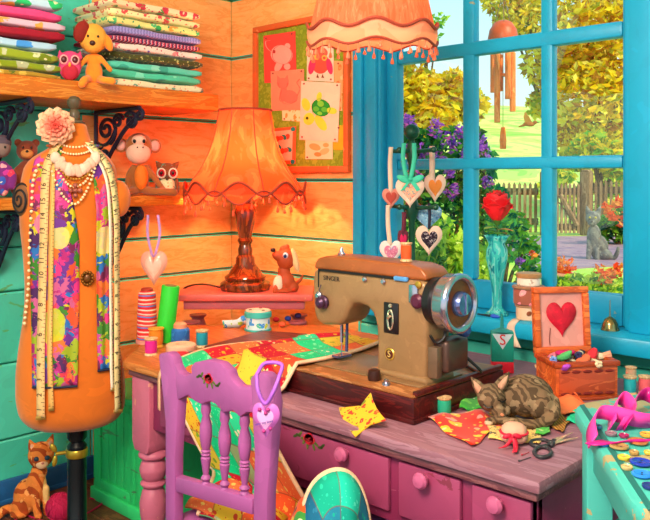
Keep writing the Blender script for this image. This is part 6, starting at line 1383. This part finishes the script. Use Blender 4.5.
for i, ((a, b), c) in enumerate((((520, 461), (530, 456)), '#5a4a50'), ) if 0 else enumerate(((((519, 462), (531, 458)), '#5a4a50'), (((522, 456), (529, 453)), '#b83a4a'))):
    A, B = dp(*a, .0012), dp(*b, .0012); o = thing('dress_pin', ('dark dress pin' if i == 0 else 'red headed dress pin') + ' lying on the desk in front of the pincushion', 'pin', A, 0, 'dress pins'); MB().tube([(0, 0, 0), B-A], .001, 5).build('shaft', plain(c, .4, .3), o); MB().ell((0, 0, .001), .0024, 8, 6).build('pin_head', plain(c, .4), o)
# ================================================================ LEFT HALF OF THE DESK
p = dp(147, 343, .0005); k = ((p.x-CAM[0])*FV[0]+(p.y-CAM[1])*FV[1])/FPX
t = thing('thread_cone', 'tall red and white striped thread cone at the left end of the desk', 'thread cone', p)
m = MB(); m.lathe([(11*k, 0), (11*k, 3*k), (9.5*k, 4*k)], 20); m.build('cone_base', plain('#d88a7a', .6), t)
M_RS = stripes('red thread bands', ['#d8202c', '#e8402c', '#f0c8b8', '#d8202c', '#c81a2c', '#5a78c0', '#e83a2c', '#e8b8a8'], 26, 2, .012); MB().lathe([(10*k, 4*k), (9.5*k, 30*k), (8.5*k, 50*k), (6*k, 52*k)], 20).build('thread_wind', M_RS, t); MB().lathe([(6*k, 51*k), (6*k, 54*k), (4.5*k, 55*k)], 16).build('cone_tip', plain('#a8301c', .5), t)
p = dp(164, 343, .002); t = thing('green_roll', 'bright green cloth roll standing tilted by the striped thread cone', 'roll', p, FACE, None, (0, .12, FACE))
MB().at((0, 0, 0)).lathe([(8.8*k, 1.2*k), (9*k, 3*k), (9*k, 56*k), (8.6*k, 57*k)], 24).build('roll_body', worn('green roll cloth', '#2cc82c', '#1fae24', .4, 6, (4, 4, .5)), t); MB().lathe([(6*k, 56*k), (6*k, 57.6*k), (2*k, 57.8*k)], 20).build('roll_end', plain('#7a6a34', .7), t)
dspool('hot pink thread spool near the front left corner of the desk', 151, 355, 13.5, 17, '#e81a90')
dspool('orange thread spool behind the hot pink one', 156, 347, 16, 19, '#f0861c', ends=plain('#f0a030', .6)); dspool('turquoise thread spool left of the chair crest', 202, 347, 13, 17, '#129ab0')
p = dp(180, 343, .0005); t = thing('blue_pot', 'small blue pot with a peach lid behind the tape roll', 'pot', p)
MB().lathe([(8.5*k, 0), (9.5*k, 2*k), (9.5*k, 13*k), (8*k, 15*k)], 22).build('pot_body', worn('blue pot glaze', '#2a6ab8', '#3a88d0', .4, 14), t); MB().lathe([(7*k, 15*k), (7*k, 19*k), (5*k, 20.5*k), (1*k, 21*k)], 18).build('lid', plain('#f0906a', .5), t)
p = dp(181, 352, .0005); t = thing('tape_roll', 'flat roll of peach tape lying on the desk behind the chair crest', 'tape roll', p); MB().lathe([(13.5*k, 0), (14*k, 1*k), (14*k, 6.5*k), (13*k, 7.5*k), (5*k, 7.5*k), (5*k, .3*k)], 28).build('roll', plain('#f0b898', .6), t)
p = dp(170, 357, .006); t = thing('seam_ripper', 'red handled seam ripper with a dark grip near the chair crest', 'tool', p); A = Vector((0, 0, 0)); B = dp(222, 354, .006)-p
m = MB(); m.tube([A, B*.12, B*.3, B*.36], [.006, .011, .011, .007], 10); m.build('handle', plain('#d81a2c', .4), t, smooth=180); MB().tube([B*.36, B*.68], .0075, 10).build('grip', plain('#2c2430', .5), t); MB().tube([B*.68, B*.85, B], [.008, .009, .003], 10).build('cap', plain('#c8283c', .4), t)
o = thing('button', 'single mustard yellow button beside the seam ripper', 'button', dp(187, 361, .0005)); MB().lathe([(.010, 0), (.012, .002), (.010, .004), (.008, .003)], 18).build('disc', plain('#d8b030', .4), o)
p = dp(258, 330, .0005); k = ((p.x-CAM[0])*FV[0]+(p.y-CAM[1])*FV[1])/FPX
t = thing('ribbon_reel', 'white reel of spotted ribbon in front of the corner console', 'ribbon reel', p)
M_DOT = floral('spotted ribbon', '#dcecf0', ['#4a9ae8', '#c8d830', '#4ac0b0'], 38, .36); TQ = plain('#4ac0b4', .5)
MB().lathe([(13.5*k, 0), (13.5*k, 1.5*k)], 28).build('flange', TQ, t); MB().lathe([(12*k, 1.5*k), (12*k, 13*k)], 28, caps=False).build('ribbon_wind', M_DOT, t); MB().lathe([(12.6*k, 13*k), (13.6*k, 13.4*k), (13.6*k, 18*k), (12.5*k, 19*k)], 28).build('flange', TQ, t); MB().lathe([(12.4*k, 18.9*k), (12.4*k, 20*k), (4*k, 20.4*k), (3.6*k, 19*k)], 28).build('paper_label', plain('#f0d8c0', .6), t)
for i in range(3): a = 2*PI*i/3; MB().at((7.8*k*math.cos(a), 7.8*k*math.sin(a), 20.1*k)).lathe([(1.7*k, 0), (1.7*k, .5*k)], 10).build('label_hole', plain('#4a3a34', .7), t)
MB().ribbon(smoothpts([Vector((-12*k, -2*k, 7*k)), Vector((-17*k, -5*k, 8*k)), Vector((-22*k, -8*k, 4*k)), Vector((-28*k, -12*k, 3.2*k)), Vector((-33*k, -18*k, 3*k))], 6), 11*k, [(0, 0, 1)]*25 if 0 else (.25, -.4, 1), .001).build('ribbon_tail', M_DOT, t, smooth=180)
tq = [dp(204, 349), dp(262, 333), dp(330, 338), dp(250, 364)]; o = tq[0]
t = thing('added_base_slab', 'flat dark red wooden slab under the quilt, added as the left end of the machine base', 'slab', (o.x, o.y, dz)); MB().prism([(q.x-o.x, q.y-o.y) for q in tq], 0, .010, 'xy').build('slab_board', wood('tray wood', '#6a1c18', '#5a1612', '#7c2820', (1, 6, 6), 4, .4), t, bevel=.003)  # separate slab added to carry the machine base further left
for i, (px, py, c, nm) in enumerate(((276, 322, '#d8202c', 'scarlet'), (268, 326, '#f0c02a', 'yellow'), (288, 321, '#2a3a9a', 'dark blue'), (298, 318, '#4a2a6a', 'plum'), (282, 327, '#e8603a', 'orange'))):
    o = thing('felt_ball', nm + ' felt ball on the desk right of the ribbon reel', 'felt ball', dp(px, py, .010), 0, 'felt balls by the ribbon reel'); MB().ell((0, 0, 0), (.016, .014, .0105), 12, 8).build('ball', plain(c, .85), o, smooth=180)
t = thing('peach_ribbon', 'peach ribbon lying on the desk corner and hanging down over its edge', 'ribbon', (0, 0, 0)); fe = -1.158
rp = [dp(178, 348, .011), dp(170, 352, .006), dp(164, 362, .003), Vector((on_y(160, 372, fe).x, fe+.004, .7035)), Vector((on_y(159.5, 380, fe-.004).x, fe-.006, .68)), on_y(159, 395, fe-.006), on_y(159, 410, fe-.004)]
MB().ribbon(smoothpts(rp, 6), .022, (1, -.3, 0)).build('strip', plain('#f2b48c', .65), t, smooth=180)
# ---------------------------------------------------------------- the patchwork quilt
PAL = [('#12c884', '#7ae0a8'), ('#f0582a', '#f8b04a'), ('#c8122c', '#e8a020'), ('#e0a828', '#c83a1c'), ('#a8b07a', '#d8888a'), ('#f06a3a', '#f4c060'), ('#b80c2c', '#f0c890'), ('#e8b838', '#7a9a2a'), ('#2cc890', '#e8d8b0'), ('#d84a2a', '#f8d070')]
QM = patchwork('patchwork quilt cloth', PAL[3:]+PAL[:3], 5, 12, True, '#f4c8a0')
def base_h(x, y):
    if 1.295 < x < 1.945 and -1.041 < y < -.615: return .7755
    if x < 1.2 and y > -1.12: return .712
    return .703
spine = [(1.22, -.47, 1.50, -.62), (1.10, -.60, 1.54, -.79), (1.00, -.74, 1.545, -.91), (.97, -.90, 1.53, -1.02), (1.02, -1.06, 1.50, -1.11), (1.08, -1.163, 1.49, -1.166)]
NU, NV = 30, 60; G = [[None]*(NU+1) for _ in range(NV+1)]
def cat4(P, t):
    n_ = len(P)-1; x = min(t*n_, n_-1e-6); i = int(x); f_ = x-i; a, b, c, d = P[max(i-1, 0)], P[i], P[i+1], P[min(i+2, n_)]
    return [.5*(2*b[j]+(c[j]-a[j])*f_+(2*a[j]-5*b[j]+4*c[j]-d[j])*f_*f_+(3*b[j]-a[j]-3*c[j]+d[j])*f_**3) for j in range(4)]
for j in range(NV+1):
    w = j/NV
    for i in range(NU+1):
        u = i/NU
        if w <= .62:
            a = cat4(spine, w/.62); x, y = a[0]+(a[2]-a[0])*u, a[1]+(a[3]-a[1])*u; z = base_h(x, y)
        else:
            s_ = (w-.62)/.38; x0, x1 = 1.08+.46*s_, 1.49+.345*min(1, s_*1.3); x = x0+(x1-x0)*u
            if s_ < .62: y = -1.163-.025*math.sin(s_/.62*PI/2)-.012*math.sin(u*14)*s_; z = .703-.235*(s_/.62)
            else: q_ = (s_-.62)/.38; y = -1.19-.19*q_; z = .47+.01*math.sin(u*9)
        G[j][i] = [x, y, z]
Z0 = [[g[2] for g in r] for r in G]
for _ in range(3):
    Z = [[g[2] for g in r] for r in G]
    for j in range(NV+1):
        for i in range(NU+1):
            nb = [Z[jj][ii] for jj in (j-1, j, j+1) for ii in (i-1, i, i+1) if 0 <= jj <= NV and 0 <= ii <= NU]
            G[j][i][2] = max(sum(nb)/len(nb), Z0[j][i] if j < NV*.6 else 0)
for j in range(NV+1):
    for i in range(NU+1):
        u, w = i/NU, j/NV
        if w < .6: G[j][i][2] += .003+.016*max(0, math.sin(u*2*PI*2.2+.4))**1.5*(1 if u < .72 else .25)*min(1, w*6+.15)
        if w < .64 and w > .5: G[j][i][2] += .006
t = thing('patchwork_quilt', 'patchwork quilt under the machine needle, falling over the desk edge behind the chair', 'quilt', (1.3, -1.0, DT))
MB().sheet(lambda u, w: Vector(G[round(w*NV)][round(u*NU)])-Vector((1.3, -1.0, DT)), NU, NV).build('quilt_top', QM, t, smooth=180, solid=.004)
for ii in (0, NU): MB().tube([Vector(G[j][ii])-Vector((1.3, -1.0, DT-.001)) for j in range(NV+1)], .0058, 6).build('edge_binding', plain('#f2c09a', .8), t, smooth=180)
# second quilt bunched on the seat
PAL2 = [('#14a88c', '#2cc8a4'), ('#1a688c', '#2a7a9c'), ('#1fc8ac', '#5ae0c8'), ('#22809c', '#14a890'), ('#0e9a88', '#3ad0b4')]
Q2 = patchwork('teal patchwork cloth', PAL2, 4, 3, True, None)
c0 = at(335, 520, 1.78); t = thing('teal_quilt', 'teal and blue patchwork quilt fold with cream binding bulging on the chair seat', 'quilt', (c0.x, c0.y, .4615), FACE+.25); kk = 1.78/FPX
def hump(u, w):
    a = PI*u; r = 1; x = -36*kk*math.cos(a)*(1-.0*w); z = (80*kk)*math.sin(a)**.8; bulge = math.sin(PI*min(1, w))*0
    rr = w; return Vector((x*rr-.006*(1-w), -.075*math.sqrt(max(0, 1-w*w))*(.6+.4*math.sin(a))+.006*math.sin(u*12+w*5), z*rr))
MB().sheet(hump, 28, 14).build('quilt_top', Q2, t, smooth=180, solid=.005)
MB().tube([hump(i/40, 1) for i in range(41)], .0065, 8).build('edge_binding', plain('#f4cfa8', .8), t, smooth=180)
MB().sheet(lambda u, w: hump(u, w)*1.0 if 0 else Vector((hump(u, w).x*.97, .05*math.sqrt(max(0, 1-w*w))+.004, hump(u, w).z*.97)), 20, 8).build('quilt_back', plain('#e06a2c', .85), t, smooth=180, solid=.004)
# printed pieces lying on the seat beside it
def seat_cloth(label, P, mat_, z0, ht):
    A = [at(a, b, d) for a, b, d in P]; o = A[0]
    def fn(u, w): a = A[0].lerp(A[1], u).lerp(A[3].lerp(A[2], u), w); return Vector((a.x-o.x, a.y-o.y, z0+ht*math.sin(PI*u)*math.sin(PI*w)+.008*math.sin(u*9+w*7)+.01))
    return tag(MB().sheet(fn, 14, 12).build('printed_cloth', mat_, smooth=180, solid=.004, loc=(o.x, o.y, .462)), label, 'cloth', 'cloth heaped on the chair seat')
seat_cloth('red and cream printed cloth heaped on the chair seat behind the spindles', [(185, 500, 1.98), (270, 505, 1.78), (290, 480, 1.92), (205, 480, 2.12)], patchwork('seat patch', PAL[1:4]+PAL[5:7], 3, 3), .0, .07)
seat_cloth('orange flowered cloth tucked beside the teal quilt on the seat', [(283, 520, 1.70), (325, 520, 1.72), (330, 480, 1.86), (283, 480, 1.84)], floral('seat floral', '#e8541c', ['#3a8a3a', '#f0c03a', '#f4d0a8', '#8a2a1c'], 16, .42), .0, .10)
# yellow printed square leaning at the machine base
YF = floral('yellow flower cloth', '#e8b020', ['#d8301c', '#e0501c', '#7a8a20'], 40, .36, '#c83a1c')
poly = [(339, 408), (361, 406), (371, 393), (376, 407), (386, 420), (370, 425), (355, 437), (344, 421)]
def yw(b): return -1.046-max(0, b-393)/44*.118
C8 = [on_y(a, b, yw(b)) for a, b in poly]; o = on_y(362, 414, yw(414)); m = MB(); cen = on_y(362, 414, yw(414))
for i in range(8):
    m.add([cen-o, C8[i]-o, (C8[i]+C8[(i+1) % 8])/2-o+Vector((0, -.002, 0)), C8[(i+1) % 8]-o], [(0, 1, 2), (0, 2, 3)])
tag(m.build('printed_cloth', YF, loc=o, smooth=0, solid=.003), 'yellow cloth star with red flowers leaning on the machine base at the desk edge', 'cloth')
# ================================================================ ON THE TURQUOISE TABLE
def tz_(px, py, z=0): q = on_z(px, py, TZ); return Vector((q.x, q.y, TZ+.0015+z))
PKR = [plain('#f03aa0', .35, amt=.08), plain('#d01080', .35, amt=.08)]
t = thing('pink_ribbon', 'glossy hot pink ribbon curled in loops on the turquoise table', 'ribbon', tz_(615, 430)); o = tz_(615, 430)
for i, P in enumerate(([(593, 440, .0), (591, 430, .014), (597, 424, .036), (612, 424, .036), (640, 426, .022), (660, 424, .014)], [(593, 441, .002), (606, 444, .004), (628, 442, .006), (655, 441, .006)], [(612, 428, .012), (614, 416, .034), (622, 411, .046), (632, 418, .032), (628, 426, .018), (620, 427, .014)], [(628, 428, .016), (634, 412, .038), (645, 406, .044), (660, 410, .036)])):
    Q = [tz_(a, b+4, z*.62+.003)-o for a, b, z in P]; sd = (.5, .3, 1) if i in (0, 2, 3) else (.4, .5, .1); MB().ribbon(smoothpts(Q, 8), .03, sd, .001).build('ribbon_loop', PKR[i % 2], t, smooth=180)
bt = [(641, 465, 11, '#1f2fa8', 'deep blue'), (642, 477, 10, '#2a80e8', 'bright blue'), (650, 489, 8, '#26307a', 'navy'), (624, 460, 6.5, '#d8b83a', 'yellow'), (627, 470, 6, '#c8a870', 'sand'), (619, 449, 9.5, '#a8804a', 'tan'), (638, 444, 10, '#b0602a', 'copper brown'), (604, 446, 6, '#3a7ae0', 'small blue'), (611, 436, 6, '#8a6a7a', 'mauve grey'), (634, 455, 5, '#b08a50', 'ochre'), (648, 455, 4, '#d0b040', 'tiny gold'), (624, 438, 5, '#a01a5a', 'wine'), (597, 429, 5, '#3a8ab0', 'small teal blue'), (647, 437, 7, '#f0a03a', 'amber')]
for px, py, r, c, nm in bt:
    p = tz_(px, py); k = ((p.x-CAM[0])*FV[0]+(p.y-CAM[1])*FV[1])/FPX; o = thing('button', nm + ' button on the turquoise table', 'button', p, px*.37, 'buttons on the turquoise table'); r *= k
    MB().lathe([(r*.85, 0), (r, .0025), (r*.97, .005), (r*.8, .0058), (r*.68, .004), (.0005, .004)], 24).build('disc', plain(c, .2, amt=.06, spec=.6), o, smooth=50)
    m = MB()
    for s_ in (-1, 1): m.at((s_*r*.25, 0, .0038)).lathe([(r*.12, 0), (r*.12, .0005)], 8)
    m.build('thread_holes', plain('#1c1420', .6), o)
# ================================================================ LIGHT AND CAMERA
def light(name, typ, loc, energy, col, **k):
    L = bpy.data.lights.new(name, typ); L.energy = energy; L.color = hx(col)[:3]
    rot = k.pop('rot', None)
    for a, b in k.items(): setattr(L, a, b)
    o = bpy.data.objects.new(name, L); COL.objects.link(o); o.location = loc
    if rot: o.rotation_euler = rot
    return o
W = bpy.data.worlds.new('sky'); S.world = W; W.use_nodes = True
wn = W.node_tree.nodes; wl = W.node_tree.links; bg = wn['Background']
tc = wn.new('ShaderNodeTexCoord'); sx = wn.new('ShaderNodeSeparateXYZ'); cr = wn.new('ShaderNodeValToRGB')
wl.new(tc.outputs['Generated'], sx.inputs[0]); wl.new(sx.outputs[2], cr.inputs[0]); wl.new(cr.outputs[0], bg.inputs[0])
e = cr.color_ramp.elements; e[0].position = 0.0; e[0].color = hx('#eef4e8'); e[1].position = .35; e[1].color = hx('#9fe2f4')
q = cr.color_ramp.elements.new(.12); q.color = hx('#d4f0f4')
bg.inputs[1].default_value = 1.0
sd = Vector((-.74, .12, -.66)).normalized()
sun = light('sun', 'SUN', (3, 3, 6), 3.4, '#fff0c8', angle=.02); sun.rotation_euler = sd.to_track_quat('-Z', 'Y').to_euler()
cam = bpy.data.cameras.new('camera'); co = bpy.data.objects.new('camera', cam); COL.objects.link(co); S.camera = co
cam.sensor_width = 36; cam.lens = FPX/650*36; cam.shift_y = -(260-HY)/650
co.location = (*CAM, HC)
co.rotation_euler = Vector((FV[0], FV[1], 0)).to_track_quat('-Z', 'Y').to_euler()
S.view_settings.view_transform = 'Standard'; S.view_settings.look = 'None'; S.view_settings.gamma = 1; S.view_settings.use_curve_mapping = False
S.view_settings.exposure = 0.45
Lb = light('lamp_light', 'POINT', (LC[0], LC[1], LBZ), 17, '#ffd096', shadow_soft_size=.03)
Pb = light('pendant_light', 'POINT', (PD.x, PD.y, PD.z+48*ps-.05), 1.6, '#ffd0a0', shadow_soft_size=.03)
light('fill_light', 'POINT', (2.5, -2.9, 2.3), 205, '#fff0dc', shadow_soft_size=.4)  # added fill lamp, unseen behind the camera; no fixture belongs to it
